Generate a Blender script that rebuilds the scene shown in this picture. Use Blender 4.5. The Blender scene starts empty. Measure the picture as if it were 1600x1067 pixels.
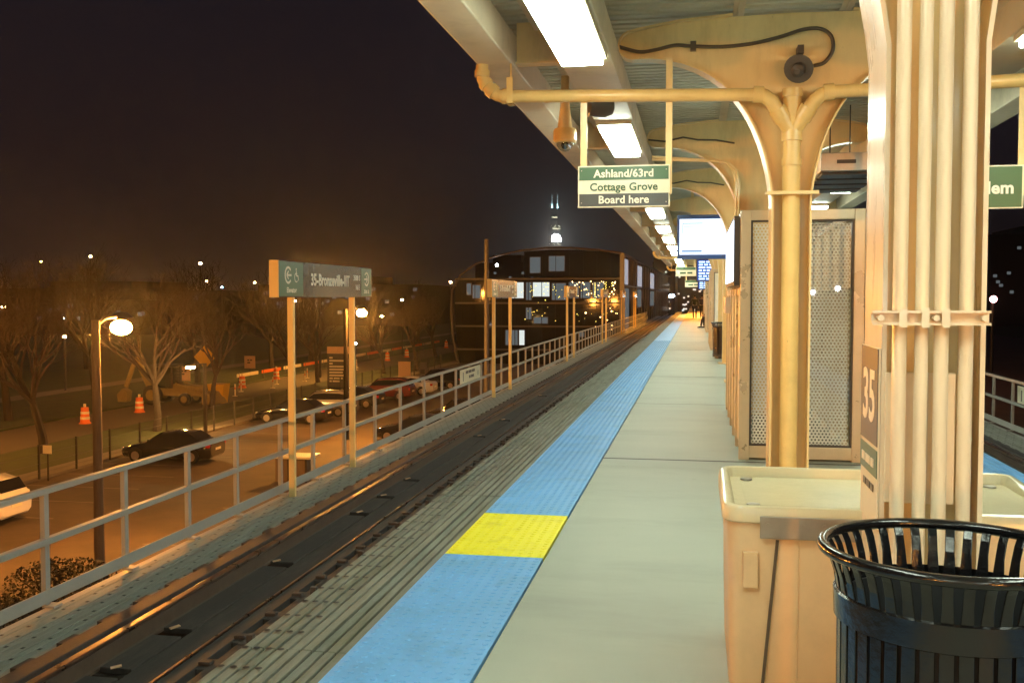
import bpy, bmesh, math, random
from mathutils import Vector, Matrix
R = math.radians
random.seed(7)
S = bpy.context.scene
COL = S.collection

# ------------------------------------------------------------------ camera
cam_d = bpy.data.cameras.new("camera")
cam = bpy.data.objects.new("camera", cam_d)
COL.objects.link(cam)
cam_d.lens = 35.55
cam_d.sensor_width = 36.0
cam_d.clip_start = 0.05
cam_d.clip_end = 20000
cam.location = (0, 0, 1.6)
cam.rotation_euler = (R(90 - 2.5), 0, R(10.33))
S.camera = cam

# ------------------------------------------------------------------ world: night sky with city glow low down
W = bpy.data.worlds.new("World")
S.world = W
W.use_nodes = True
wn, wl = W.node_tree.nodes, W.node_tree.links
wn.clear()
w_out = wn.new("ShaderNodeOutputWorld")
w_bg = wn.new("ShaderNodeBackground")
w_tc = wn.new("ShaderNodeTexCoord")
w_sep = wn.new("ShaderNodeSeparateXYZ")
w_ramp = wn.new("ShaderNodeValToRGB")
w_noise = wn.new("ShaderNodeTexNoise")
w_noise.inputs["Scale"].default_value = 2.2
w_noise.inputs["Detail"].default_value = 5
w_mix = wn.new("ShaderNodeMath"); w_mix.operation = 'MULTIPLY_ADD'
wl.new(w_tc.outputs["Generated"], w_sep.inputs[0])
wl.new(w_tc.outputs["Generated"], w_noise.inputs["Vector"])
wl.new(w_noise.outputs["Fac"], w_mix.inputs[0])
w_mix.inputs[1].default_value = 0.22
wl.new(w_sep.outputs["Z"], w_mix.inputs[2])
wl.new(w_mix.outputs[0], w_ramp.inputs[0])
e = w_ramp.color_ramp.elements
e[0].position = 0.09; e[0].color = (0.034, 0.0215, 0.0195, 1)
e[1].position = 0.52; e[1].color = (0.0082, 0.0074, 0.0120, 1)
m_ = e.new(0.23); m_.color = (0.0165, 0.0125, 0.0160, 1)
wl.new(w_ramp.outputs[0], w_bg.inputs["Color"])
w_bg.inputs["Strength"].default_value = 1.0
wl.new(w_bg.outputs[0], w_out.inputs["Surface"])

# ------------------------------------------------------------------ exposure / render
S.view_settings.view_transform = 'Standard'
S.view_settings.look = 'None'
S.view_settings.exposure = 0.0
S.view_settings.gamma = 1.0
S.render.engine = 'CYCLES'
S.cycles.use_denoising = True
S.cycles.max_bounces = 7
S.cycles.diffuse_bounces = 4
S.cycles.glossy_bounces = 3
S.cycles.transparent_max_bounces = 12
S.cycles.sample_clamp_indirect = 6.0
S.cycles.caustics_reflective = False
S.cycles.caustics_refractive = False

TUBE = 37.0       # brightness of the canopy strip lights
SODIUM = (1.0, 0.37, 0.055)

# ------------------------------------------------------------------ materials
def mat(name, col, rough=0.5, metal=0.0, var=0.12, scale=3.0, bump=0.0, bscale=60.0, stain=None, stain_amt=0.5,
        stain_scale=1.2, stretch=(1, 1, 1), spec=0.5, coat=0.0, spots=None, spot_scale=9.0, spot_size=0.12, chips=None, chip_scale=14.0, chip_cut=0.70):
    m = bpy.data.materials.new(name)
    m.use_nodes = True
    n, l = m.node_tree.nodes, m.node_tree.links
    b = n["Principled BSDF"]
    b.inputs["Roughness"].default_value = rough
    b.inputs["Metallic"].default_value = metal
    b.inputs["Specular IOR Level"].default_value = spec
    b.inputs["Coat Weight"].default_value = coat
    b.inputs["Coat Roughness"].default_value = 0.12
    g = n.new("ShaderNodeNewGeometry")
    mp = n.new("ShaderNodeMapping")
    mp.inputs["Scale"].default_value = stretch
    l.new(g.outputs["Position"], mp.inputs["Vector"])
    t = n.new("ShaderNodeTexNoise")
    t.inputs["Scale"].default_value = scale
    t.inputs["Detail"].default_value = 6
    t.inputs["Roughness"].default_value = 0.65
    l.new(mp.outputs[0], t.inputs["Vector"])
    r = n.new("ShaderNodeValToRGB")
    r.color_ramp.elements[0].position = 0.28
    r.color_ramp.elements[1].position = 0.72
    r.color_ramp.elements[0].color = tuple(c * (1 - var) for c in col) + (1,)
    r.color_ramp.elements[1].color = tuple(min(1, c * (1 + var)) for c in col) + (1,)
    l.new(t.outputs["Fac"], r.inputs[0])
    out = r.outputs[0]
    if stain:
        t2 = n.new("ShaderNodeTexNoise")
        t2.inputs["Scale"].default_value = stain_scale
        t2.inputs["Detail"].default_value = 8
        t2.inputs["Roughness"].default_value = 0.7
        l.new(mp.outputs[0], t2.inputs["Vector"])
        r2 = n.new("ShaderNodeValToRGB")
        r2.color_ramp.elements[0].position = 0.5
        r2.color_ramp.elements[1].position = 0.75
        r2.color_ramp.elements[0].color = (0, 0, 0, 1)
        r2.color_ramp.elements[1].color = (stain_amt,) * 3 + (1,)
        l.new(t2.outputs["Fac"], r2.inputs[0])
        mx = n.new("ShaderNodeMixRGB")
        l.new(r2.outputs[0], mx.inputs[0])
        l.new(out, mx.inputs[1])
        mx.inputs[2].default_value = tuple(stain) + (1,)
        out = mx.outputs[0]
    if spots:                                    # gum and drip spots: small discs scattered by a voronoi
        v = n.new("ShaderNodeTexVoronoi"); v.inputs["Scale"].default_value = spot_scale
        l.new(g.outputs["Position"], v.inputs["Vector"])
        sz = n.new("ShaderNodeSeparateColor"); l.new(v.outputs["Color"], sz.inputs[0])
        th = n.new("ShaderNodeMath"); th.operation = 'MULTIPLY_ADD'; l.new(sz.outputs[0], th.inputs[0]); th.inputs[1].default_value = spot_size*2.2; th.inputs[2].default_value = -spot_size*1.2
        lt = n.new("ShaderNodeMath"); lt.operation = 'LESS_THAN'; l.new(v.outputs["Distance"], lt.inputs[0]); l.new(th.outputs[0], lt.inputs[1])
        sc_ = n.new("ShaderNodeMath"); sc_.operation = 'MULTIPLY'; l.new(lt.outputs[0], sc_.inputs[0]); sc_.inputs[1].default_value = 0.55
        mx = n.new("ShaderNodeMixRGB"); l.new(sc_.outputs[0], mx.inputs[0]); l.new(out, mx.inputs[1]); mx.inputs[2].default_value = tuple(spots) + (1,)
        out = mx.outputs[0]
    if chips:                                    # flaked paint and rust freckles
        t4 = n.new("ShaderNodeTexNoise"); t4.inputs["Scale"].default_value = chip_scale; t4.inputs["Detail"].default_value = 10; t4.inputs["Roughness"].default_value = 0.75
        l.new(g.outputs["Position"], t4.inputs["Vector"])
        r4 = n.new("ShaderNodeValToRGB"); r4.color_ramp.elements[0].position = chip_cut; r4.color_ramp.elements[1].position = chip_cut + 0.035
        r4.color_ramp.elements[0].color = (0, 0, 0, 1); r4.color_ramp.elements[1].color = (.85, .85, .85, 1)
        l.new(t4.outputs["Fac"], r4.inputs[0])
        mx = n.new("ShaderNodeMixRGB"); l.new(r4.outputs[0], mx.inputs[0]); l.new(out, mx.inputs[1]); mx.inputs[2].default_value = tuple(chips) + (1,)
        out = mx.outputs[0]
    l.new(out, b.inputs["Base Color"])
    rr = n.new("ShaderNodeMath"); rr.operation = 'MULTIPLY_ADD'
    l.new(t.outputs["Fac"], rr.inputs[0])
    rr.inputs[1].default_value = 0.25 * rough
    rr.inputs[2].default_value = rough * 0.88
    l.new(rr.outputs[0], b.inputs["Roughness"])
    if bump:
        t3 = n.new("ShaderNodeTexNoise")
        t3.inputs["Scale"].default_value = bscale
        t3.inputs["Detail"].default_value = 4
        l.new(mp.outputs[0], t3.inputs["Vector"])
        bp = n.new("ShaderNodeBump")
        bp.inputs["Strength"].default_value = bump
        bp.inputs["Distance"].default_value = 0.02
        l.new(t3.outputs["Fac"], bp.inputs["Height"])
        l.new(bp.outputs[0], b.inputs["Normal"])
    return m

def em(name, col, strength):
    m = bpy.data.materials.new(name)
    m.use_nodes = True
    n, l = m.node_tree.nodes, m.node_tree.links
    n.clear()
    o = n.new("ShaderNodeOutputMaterial")
    x = n.new("ShaderNodeEmission")
    x.inputs[0].default_value = tuple(col) + (1,)
    x.inputs[1].default_value = strength
    l.new(x.outputs[0], o.inputs[0])
    return m

def glass(name, tint=(0.9, 0.95, 0.95), clear=0.85, rough=0.02):
    m = bpy.data.materials.new(name)
    m.use_nodes = True
    n, l = m.node_tree.nodes, m.node_tree.links
    n.clear()
    o = n.new("ShaderNodeOutputMaterial")
    tr = n.new("ShaderNodeBsdfTransparent"); tr.inputs[0].default_value = tuple(tint) + (1,)
    gl = n.new("ShaderNodeBsdfGlossy"); gl.inputs["Roughness"].default_value = rough
    mx = n.new("ShaderNodeMixShader"); mx.inputs[0].default_value = 1 - clear
    l.new(tr.outputs[0], mx.inputs[1]); l.new(gl.outputs[0], mx.inputs[2]); l.new(mx.outputs[0], o.inputs[0])
    return m

M = {}
M['cream'] = mat("cream_paint", (0.83, 0.62, 0.29), 0.30, var=0.08, scale=2.5, stain=(0.46, 0.30, 0.11), stain_amt=0.5, stain_scale=2.2, stretch=(1.6, 1.6, .45), bump=0.06, bscale=25, coat=0.2, chips=(.20, .10, .045), chip_scale=9, chip_cut=.665)
M['cream_lit'] = mat("lit_cream_paint", (0.86, 0.74, 0.53), 0.28, var=0.05, scale=3, stain=(0.50, 0.38, 0.24), stain_amt=0.4, stain_scale=4, stretch=(2, 2, .35), bump=0.05, bscale=30, coat=0.3, chips=(.22, .13, .07), chip_scale=13, chip_cut=.675)
M['pipe'] = mat("pipe_paint", (0.84, 0.59, 0.22), 0.33, var=0.07, scale=4, coat=0.15, stain=(.5, .32, .12), stain_amt=.4, stain_scale=3, chips=(.25, .13, .05), chip_scale=16, chip_cut=.70)
M['canopy'] = mat("canopy_paint", (0.62, 0.53, 0.37), 0.5, var=0.10, scale=1.5, stain=(0.25, 0.2, 0.12), stain_amt=0.5, stain_scale=1.4, bump=0.05)
M['deck'] = mat("roof_deck_metal", (0.56, 0.54, 0.41), 0.55, var=0.14, scale=1.5, stain=(0.30, 0.22, 0.11), stain_amt=0.6, stain_scale=0.9)
M['concrete'] = mat("platform_concrete", (0.335, 0.350, 0.280), 0.6, var=0.08, scale=1.3, stain=(0.235, 0.24, 0.195), stain_amt=0.65, stain_scale=1.0, stretch=(.45, 1.3, 1), bump=0.14, bscale=140, spots=(.20, .19, .15), spot_scale=4.5, spot_size=.075, chips=(.25, .24, .19), chip_scale=30, chip_cut=.70)
M['blue'] = mat("tactile_blue", (0.14, 0.38, 0.72), 0.5, var=0.09, scale=2.5, stain=(0.12, 0.25, 0.42), stain_amt=0.6, stain_scale=3.0, spots=(.06, .13, .22), spot_scale=6, spot_size=.06, chips=(.16, .24, .33), chip_scale=22, chip_cut=.68, bump=0.05, bscale=200)
M['yellow'] = mat("tactile_yellow", (0.84, 0.74, 0.012), 0.5, var=0.06, scale=6, stain=(0.46, 0.37, 0.02), stain_amt=0.6, stain_scale=6, chips=(.34, .26, .03), chip_scale=18, chip_cut=.67, bump=0.05, bscale=200)
M['plank'] = mat("weathered_plank", (0.155, 0.162, 0.128), 0.75, var=0.30, scale=2.5, stain=(0.062, 0.072, 0.028), stain_amt=0.85, stain_scale=1.1, stretch=(6, 0.7, 6), bump=0.25, bscale=30)
M['fibre'] = mat("fibreglass_plank", (0.25, 0.262, 0.225), 0.6, var=0.14, scale=3, stain=(0.15, 0.15, 0.09), stain_amt=0.55, stain_scale=1.1, stretch=(3, 0.6, 3), bump=0.08, bscale=60)
M['tie'] = mat("creosote_timber", (0.035, 0.030, 0.027), 0.62, var=0.35, scale=3, stain=(0.10, 0.085, 0.07), stain_amt=0.5, stain_scale=2.5, stretch=(4, 0.8, 4), bump=0.3, bscale=25)
M['track_dark'] = mat("track_grime", (0.034, 0.031, 0.028), 0.7, var=0.3, scale=4, stain=(0.11, 0.09, 0.07), stain_amt=0.5, stain_scale=2.5, stretch=(4, 0.6, 4), bump=0.2)
M['lit_gap'] = mat("lit_gap_tan", (0.62, 0.40, 0.24), 0.7, var=0.1)
M['rail'] = mat("rail_steel", (0.32, 0.26, 0.21), 0.28, metal=1.0, var=0.2, scale=6)
M['rail_rust'] = mat("rail_rust", (0.09, 0.06, 0.042), 0.6, var=0.25, scale=8)
M['railing'] = mat("railing_grey_paint", (0.36, 0.36, 0.33), 0.5, var=0.08, scale=4, stain=(0.24, 0.23, 0.2), stain_amt=0.4, stain_scale=4, bump=0.04)
M['signpost'] = mat("sign_post_paint", (0.86, 0.65, 0.27), 0.42, var=0.05)
M['sign_green'] = mat("sign_green", (0.048, 0.13, 0.06), 0.35, var=0.06, coat=0.2)
M['sign_white'] = mat("sign_white", (0.80, 0.74, 0.55), 0.35, var=0.04, coat=0.2)
M['sign_dark'] = mat("sign_charcoal", (0.060, 0.066, 0.064), 0.45, var=0.08, coat=0.2)
M['sign_grey'] = mat("sign_grey_vinyl", (0.095, 0.088, 0.090), 0.16, var=0.08, coat=0.5)
M['letter'] = mat("letter_cream", (0.83, 0.78, 0.62), 0.4, var=0.02)
M['letter_green'] = mat("letter_dark_green", (0.05, 0.12, 0.06), 0.4, var=0.02)
M['letter_dark'] = mat("letter_dark", (0.06, 0.05, 0.045), 0.4, var=0.02)
M['black'] = mat("black_enamel", (0.008, 0.008, 0.009), 0.2, var=0.2, scale=9, bump=0.16, bscale=38, spec=0.4, coat=0.4)
M['black_matt'] = mat("black_liner", (0.012, 0.012, 0.013), 0.6, var=0.2)
M['binplastic'] = mat("bin_plastic", (0.86, 0.62, 0.35), 0.3, var=0.05, scale=2, stain=(0.5, 0.36, 0.18), stain_amt=0.3, stain_scale=3, bump=0.06, bscale=14, coat=0.25)
M['binlid'] = mat("bin_lid_plastic", (0.78, 0.68, 0.44), 0.2, var=0.05, scale=2, stain=(0.45, 0.42, 0.28), stain_amt=0.3, stain_scale=5, bump=0.05, bscale=18)
M['steel'] = mat("brushed_steel", (0.50, 0.46, 0.40), 0.38, metal=0.9, var=0.12, scale=8)
M['frame'] = mat("shelter_frame_metal", (0.62, 0.51, 0.34), 0.28, metal=0.4, var=0.10, scale=3)
M['perf'] = mat("perforated_metal", (0.95, 0.92, 0.82), 0.45, metal=0.0, var=0.08)
M['shelter_in'] = mat("shelter_inner_panel", (0.62, 0.54, 0.40), 0.6, var=0.1)
M['dark_metal'] = mat("dark_metal", (0.07, 0.06, 0.05), 0.45, metal=0.4, var=0.2)
M['horn'] = mat("horn_speaker_plastic", (0.10, 0.085, 0.07), 0.4, var=0.12)
M['cable'] = mat("cable_sheath", (0.09, 0.065, 0.04), 0.45, var=0.15)
M['clear'] = glass("clear_dome", (0.75, 0.78, 0.75), 0.75, 0.03)
M['pane'] = glass("window_pane", (0.98, 0.985, 0.98), 0.93, 0.012)
M['tube'] = em("strip_light_diffuser", (0.87, 1.0, 0.82), TUBE)
M['sodium'] = em("sodium_lamp_lens", SODIUM, 3400)
M['sodium_fill'] = em("sodium_lamp_fill", SODIUM, 4300)
M['sodium_near'] = em("sodium_lamp_near", SODIUM, 2500)
M['sodium_back'] = em("sodium_lamp_back", SODIUM, 950)
M['sodium_hidden'] = em("sodium_lamp_hidden", (1.0, 0.45, 0.075), 6500)
M['sodium_far'] = em("sodium_lamp_far", (1.0, 0.55, 0.22), 170)
M['white_far'] = em("white_lamp_far", (0.85, 0.93, 1.0), 75)
M['blue_far'] = em("blue_lamp_far", (0.25, 0.6, 1.0), 55)
M['screen'] = em("screen_white", (0.80, 0.90, 1.0), 1.7)
M['screen_blue'] = em("screen_blue", (0.02, 0.08, 0.42), 0.9)
M['screen_text'] = em("screen_text", (0.55, 0.75, 1.0), 2.2)
M['screen_bar'] = em("screen_bar", (0.30, 0.50, 0.85), .8)
M['lightbox'] = em("lightbox_face", (0.72, 0.85, 1.0), 3.2)
M['lit_room'] = em("lit_room", (0.80, 0.88, 0.84), 0.95)
M['lit_room_dim'] = em("lit_room_dim", (0.52, 0.60, 0.62), 0.19)
M['lit_blind'] = em("lit_blind", (0.62, 0.62, 0.70), 0.62)
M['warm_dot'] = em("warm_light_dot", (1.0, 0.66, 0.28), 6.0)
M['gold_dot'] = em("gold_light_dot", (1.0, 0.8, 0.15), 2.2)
M['cyan'] = em("antenna_light", (0.55, 0.95, 1.0), 13)
M['tower_glow'] = em("tower_glow", (0.95, 1.0, 1.0), 45)
M['tower_band'] = em("tower_band", (1.0, 0.95, 0.6), 6)
M['red_lamp'] = em("red_signal_lamp", (1.0, 0.35, 0.35), 30)
M['train_lamp'] = em("blue_white_lamp", (0.7, 0.85, 1.0), 60)
M['tail'] = mat("tail_light", (0.45, 0.02, 0.015), 0.25, var=0.05, coat=0.5)
M['headlight'] = mat("headlight_lens", (0.6, 0.6, 0.58), 0.15, metal=0.6, var=0.05)
M['asphalt'] = mat("asphalt", (0.074, 0.054, 0.040), 0.75, var=0.4, scale=0.5, stain=(0.034, 0.028, 0.023), stain_amt=0.85, stain_scale=0.16, bump=0.25, bscale=6)
M['road'] = mat("road_surface", (0.105, 0.082, 0.057), 0.8, var=0.18, scale=0.4, stain=(0.08, 0.066, 0.05), stain_amt=0.5, stain_scale=0.25, bump=0.2, bscale=5)
M['pave'] = mat("pavement", (0.16, 0.135, 0.105), 0.8, var=0.15, scale=0.8, bump=0.1)
M['grass'] = mat("winter_grass", (0.048, 0.060, 0.020), 0.9, var=0.35, scale=0.8, stain=(0.075, 0.062, 0.03), stain_amt=0.6, stain_scale=0.35, bump=0.6, bscale=10)
M['paint_line'] = mat("road_marking", (0.16, 0.14, 0.115), 0.7, var=0.3, scale=2)
M['wood'] = mat("pole_wood", (0.16, 0.115, 0.075), 0.8, var=0.2, stretch=(6, 6, 0.6), bump=0.2)
M['pole_dark'] = mat("pole_dark_paint", (0.03, 0.026, 0.022), 0.5, var=0.15)
M['pole_black'] = mat("pole_black_paint", (0.010, 0.008, 0.007), 0.8, var=0.15, spec=0.15)
M['pole_grey'] = mat("pole_galvanised", (0.10, 0.095, 0.095), 0.6, metal=0.0, var=0.1)
M['bark'] = mat("bark", (0.036, 0.026, 0.020), 0.9, var=0.25, scale=3, bump=0.4, bscale=12)
M['twig'] = mat("twig_bark", (0.046, 0.031, 0.023), 0.9, var=0.2)
M['leaf'] = mat("shrub_leaf", (0.010, 0.009, 0.006), 0.8, var=0.3)
M['orange'] = mat("barrel_orange", (0.80, 0.16, 0.02), 0.5, var=0.06)
M['barrel_white'] = mat("barrel_reflective", (0.85, 0.72, 0.5), 0.4, var=0.05)
M['rubber'] = mat("tyre_rubber", (0.014, 0.013, 0.013), 0.7, var=0.2)
M['alloy'] = mat("alloy_rim", (0.55, 0.50, 0.45), 0.3, metal=0.8, var=0.08)
M['carglass'] = mat("car_glass", (0.012, 0.012, 0.013), 0.06, var=0.1, spec=0.9)
M['car_black'] = mat("car_black", (0.012, 0.012, 0.014), 0.12, var=0.05, coat=1.0)
M['car_navy'] = mat("car_navy", (0.018, 0.022, 0.034), 0.14, var=0.05, coat=1.0)
M['car_white'] = mat("car_white", (0.74, 0.72, 0.68), 0.25, var=0.03, coat=0.8)
M['car_silver'] = mat("car_silver", (0.38, 0.36, 0.34), 0.25, metal=0.5, var=0.03, coat=0.8)
M['car_maroon'] = mat("car_maroon", (0.14, 0.022, 0.018), 0.2, var=0.04, coat=0.9)
M['digger'] = mat("machine_yellow", (0.20, 0.14, 0.04), 0.45, var=0.12, scale=4)
M['sign_yellow'] = mat("warning_yellow", (0.50, 0.29, 0.02), 0.4, var=0.04)
M['sign_orange'] = mat("warning_orange", (0.75, 0.50, 0.30), 0.4, var=0.04)
M['dorm_glass'] = mat("dark_curtain_glass", (0.010, 0.010, 0.011), 0.06, var=0.15, scale=0.4, spec=0.3)
M['dorm_band'] = mat("floor_band", (0.075, 0.062, 0.058), 0.5, var=0.08, scale=0.5)
M['dorm_metal'] = mat("facade_metal", (0.20, 0.20, 0.205), 0.4, metal=0.3, var=0.08, scale=0.4)
M['dark_wall'] = mat("dark_masonry", (0.030, 0.024, 0.021), 0.8, var=0.2, scale=0.3)
M['tower_skin'] = mat("tower_cladding", (0.012, 0.012, 0.014), 0.3, var=0.1, scale=0.01)
M['skin'] = mat("skin", (0.30, 0.17, 0.11), 0.5, var=0.05)
M['hair'] = mat("dark_hair", (0.012, 0.010, 0.008), 0.6, var=0.1)
M['coat_olive'] = mat("olive_coat", (0.045, 0.045, 0.022), 0.85, var=0.15)
M['coat_purple'] = mat("plum_jacket", (0.055, 0.035, 0.06), 0.85, var=0.15)
M['coat_dark'] = mat("charcoal_coat", (0.022, 0.020, 0.020), 0.85, var=0.15)
M['trousers'] = mat("dark_trousers", (0.018, 0.016, 0.017), 0.85, var=0.15)
M['shoe'] = mat("black_shoe", (0.012, 0.011, 0.010), 0.5, var=0.1)
M['bag'] = mat("pale_bag", (0.55, 0.50, 0.42), 0.7, var=0.08)

# ------------------------------------------------------------------ mesh builder
class MB:
    def __init__(s): s.v = []; s.f = []
    def quad(s, a, b, c, d):
        i = len(s.v); s.v += [tuple(a), tuple(b), tuple(c), tuple(d)]; s.f.append((i, i+1, i+2, i+3)); return s
    def box(s, x0, x1, y0, y1, z0, z1):
        i = len(s.v)
        s.v += [(x0,y0,z0),(x1,y0,z0),(x1,y1,z0),(x0,y1,z0),(x0,y0,z1),(x1,y0,z1),(x1,y1,z1),(x0,y1,z1)]
        s.f += [tuple(i+k for k in q) for q in ((0,3,2,1),(4,5,6,7),(0,1,5,4),(1,2,6,5),(2,3,7,6),(3,0,4,7))]
        return s
    def bar(s, a, b, w, h, up=(0,0,1)):
        a = Vector(a); b = Vector(b); d = (b-a).normalized(); u = Vector(up)
        r = d.cross(u)
        if r.length < 1e-4: r = d.cross(Vector((1,0,0)))
        r.normalize(); u = r.cross(d).normalized()
        i = len(s.v)
        for p in (a, b):
            for sx, sz in ((-1,-1),(1,-1),(1,1),(-1,1)):
                s.v.append(tuple(p + r*(sx*w/2) + u*(sz*h/2)))
        s.f += [tuple(i+k for k in q) for q in ((0,1,2,3),(7,6,5,4),(0,4,5,1),(1,5,6,2),(2,6,7,3),(3,7,4,0))]
        return s
    def tube(s, pts, r, n=10, closed=False, caps=True):
        pts = [Vector(p) for p in pts]; m = len(pts)
        rs = r if isinstance(r, (list, tuple)) else [r]*m
        i0 = len(s.v); prev = None
        for k, p in enumerate(pts):
            if closed: d = pts[(k+1) % m] - pts[k-1]
            elif k == 0: d = pts[1]-p
            elif k == m-1: d = p-pts[k-1]
            else: d = pts[k+1]-pts[k-1]
            d.normalize()
            if prev is None:
                a = Vector((0,0,1)) if abs(d.z) < 0.9 else Vector((1,0,0))
            else: a = prev
            x = (a - d*a.dot(d)).normalized(); y = d.cross(x); prev = x
            for j in range(n):
                t = 2*math.pi*j/n
                s.v.append(tuple(p + (x*math.cos(t)+y*math.sin(t))*rs[k]))
        for k in range(m if closed else m-1):
            for j in range(n):
                a_ = i0+k*n+j; b_ = i0+k*n+(j+1)%n; c_ = i0+((k+1)%m)*n+(j+1)%n; d_ = i0+((k+1)%m)*n+j
                s.f.append((a_, b_, c_, d_))
        if caps and not closed:
            s.f.append(tuple(i0+j for j in range(n-1,-1,-1)))
            s.f.append(tuple(i0+(m-1)*n+j for j in range(n)))
        return s
    def lathe(s, prof, c=(0,0,0), n=24, closed=False):
        i0 = len(s.v); m = len(prof)
        for (r, z) in prof:
            for j in range(n):
                t = 2*math.pi*j/n
                s.v.append((c[0]+r*math.cos(t), c[1]+r*math.sin(t), c[2]+z))
        for k in range(m if closed else m-1):
            k2 = (k+1) % m
            for j in range(n):
                s.f.append((i0+k*n+j, i0+k*n+(j+1)%n, i0+k2*n+(j+1)%n, i0+k2*n+j))
        return s
    def prism(s, poly, axis, d0, d1):
        """poly: 2D points; axis 'y': (x,z) extruded in y; 'x': (y,z) in x; 'z': (x,y) in z"""
        def P(p, d):
            return (p[0], d, p[1]) if axis == 'y' else (d, p[0], p[1]) if axis == 'x' else (p[0], p[1], d)
        i = len(s.v); n = len(poly)
        s.v += [P(p, d0) for p in poly] + [P(p, d1) for p in poly]
        s.f.append(tuple(range(i, i+n))); s.f.append(tuple(range(i+2*n-1, i+n-1, -1)))
        for k in range(n):
            k2 = (k+1) % n
            s.f.append((i+k, i+k2, i+n+k2, i+n+k))
        return s
    def strip(s, path, widths, t, y=0.0, side=1):
        """a plate of thickness t bent along an (x,z) path, widths in y"""
        i0 = len(s.v); n = len(path)
        for k, (x, z) in enumerate(path):
            a = path[max(k-1,0)]; b = path[min(k+1,n-1)]
            dx, dz = b[0]-a[0], b[1]-a[1]; L = math.hypot(dx, dz) or 1
            nx, nz = -dz/L*t*side, dx/L*t*side
            w = widths[k]/2
            s.v += [(x, y-w, z), (x, y+w, z), (x+nx, y+w, z+nz), (x+nx, y-w, z+nz)]
        for k in range(n-1):
            a = i0+4*k; b = a+4
            for j in range(4):
                s.f.append((a+j, a+(j+1)%4, b+(j+1)%4, b+j))
        s.f.append((i0, i0+3, i0+2, i0+1)); s.f.append(tuple(i0+4*(n-1)+j for j in range(4)))
        return s
    def sphere(s, c, r, sub=1, sc=(1,1,1)):
        bm = bmesh.new(); bmesh.ops.create_icosphere(bm, subdivisions=sub, radius=r)
        i = len(s.v)
        s.v += [(c[0]+v.co.x*sc[0], c[1]+v.co.y*sc[1], c[2]+v.co.z*sc[2]) for v in bm.verts]
        s.f += [tuple(i+v.index for v in f.verts) for f in bm.faces]
        bm.free(); return s
    def build(s, name, m, parent=None, smooth=False, bevel=0.0, local=False, label=None, segs=2):
        off = Vector((0,0,0))
        if parent is not None and not local:
            p = parent
            while p is not None: off += p.location; p = p.parent
        me = bpy.data.meshes.new(name)
        me.from_pydata([(v[0]-off.x, v[1]-off.y, v[2]-off.z) for v in s.v], [], s.f)
        bm = bmesh.new(); bm.from_mesh(me); bmesh.ops.recalc_face_normals(bm, faces=bm.faces); bm.to_mesh(me); bm.free()
        me.materials.append(m)
        if smooth:
            for f in me.polygons: f.use_smooth = True
            try: me.set_sharp_from_angle(angle=R(38))
            except Exception: pass
        o = bpy.data.objects.new(name, me); COL.objects.link(o)
        if parent is not None: o.parent = parent
        if bevel:
            b = o.modifiers.new("bevel", 'BEVEL'); b.width = bevel; b.segments = segs; b.limit_method = 'ANGLE'; b.angle_limit = R(40)
        if label: o['label'] = label
        return o

def tag(o, label=None, cat=None, group=None, kind=None):
    if label: o['label'] = label
    if cat: o['category'] = cat
    if group: o['group'] = group
    if kind: o['kind'] = kind
    return o
def thing(name, label, cat, loc=(0,0,0), group=None):
    o = bpy.data.objects.new(name, None); COL.objects.link(o)
    o.location = loc; o.empty_display_size = 0.2
    return tag(o, label, cat, group)
def copy_tree(o, parent=None):
    c = o.copy(); COL.objects.link(c)
    if parent is not None: c.parent = parent
    for ch in list(o.children): copy_tree(ch, c)
    return c
def dup(root, loc, label, rotz=None):
    c = copy_tree(root); c.location = loc; c['label'] = label
    if rotz is not None: c.rotation_euler = (0, 0, rotz)
    return c
def struct(name, mb, m, **k):
    o = mb.build(name, m, **k); o['kind'] = 'structure'; return o

def text(body, size, m, parent, o, right, up, align='CENTER', bold=0.03, xs=1.0, name='lettering', thick=0.002):
    cu = bpy.data.curves.new("t", 'FONT'); cu.body = body; cu.size = size; cu.align_x = align
    cu.offset = bold*size; cu.extrude = thick/2; cu.resolution_u = 3; cu.space_character = 1.03
    ob = bpy.data.objects.new("t", cu); COL.objects.link(ob)
    dg = bpy.context.evaluated_depsgraph_get()
    me = bpy.data.meshes.new_from_object(ob.evaluated_get(dg))
    bpy.data.objects.remove(ob); bpy.data.curves.remove(cu)
    r = Vector(right).normalized(); u = Vector(up).normalized(); n = r.cross(u)
    off = Vector((0,0,0)); p = parent
    while p is not None: off += p.location; p = p.parent
    for v in me.vertices:
        c = v.co.copy()
        v.co = Vector(o) - off + r*(c.x*xs) + u*c.y + n*c.z
    me.materials.clear(); me.materials.append(m); me.name = name
    ob = bpy.data.objects.new(name, me); COL.objects.link(ob); ob.parent = parent
    return ob
def marks(lines, o, right, up, h, gap, m, parent, name='lettering', thick=0.003):
    """rows of word-sized dark bars standing for writing too small to read; lines = lists of word lengths"""
    r = Vector(right).normalized(); u = Vector(up).normalized(); n = r.cross(u); mb = MB(); O = Vector(o)
    for i, ws in enumerate(lines):
        x = 0
        for w in ws:
            a = O + r*x - u*(i*(h+gap)); b = a + r*w
            mb.bar(a + n*thick/2, b + n*thick/2, h, thick, up=n)
            x += w + h*0.7
    return mb.build(name, m, parent)

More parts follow.
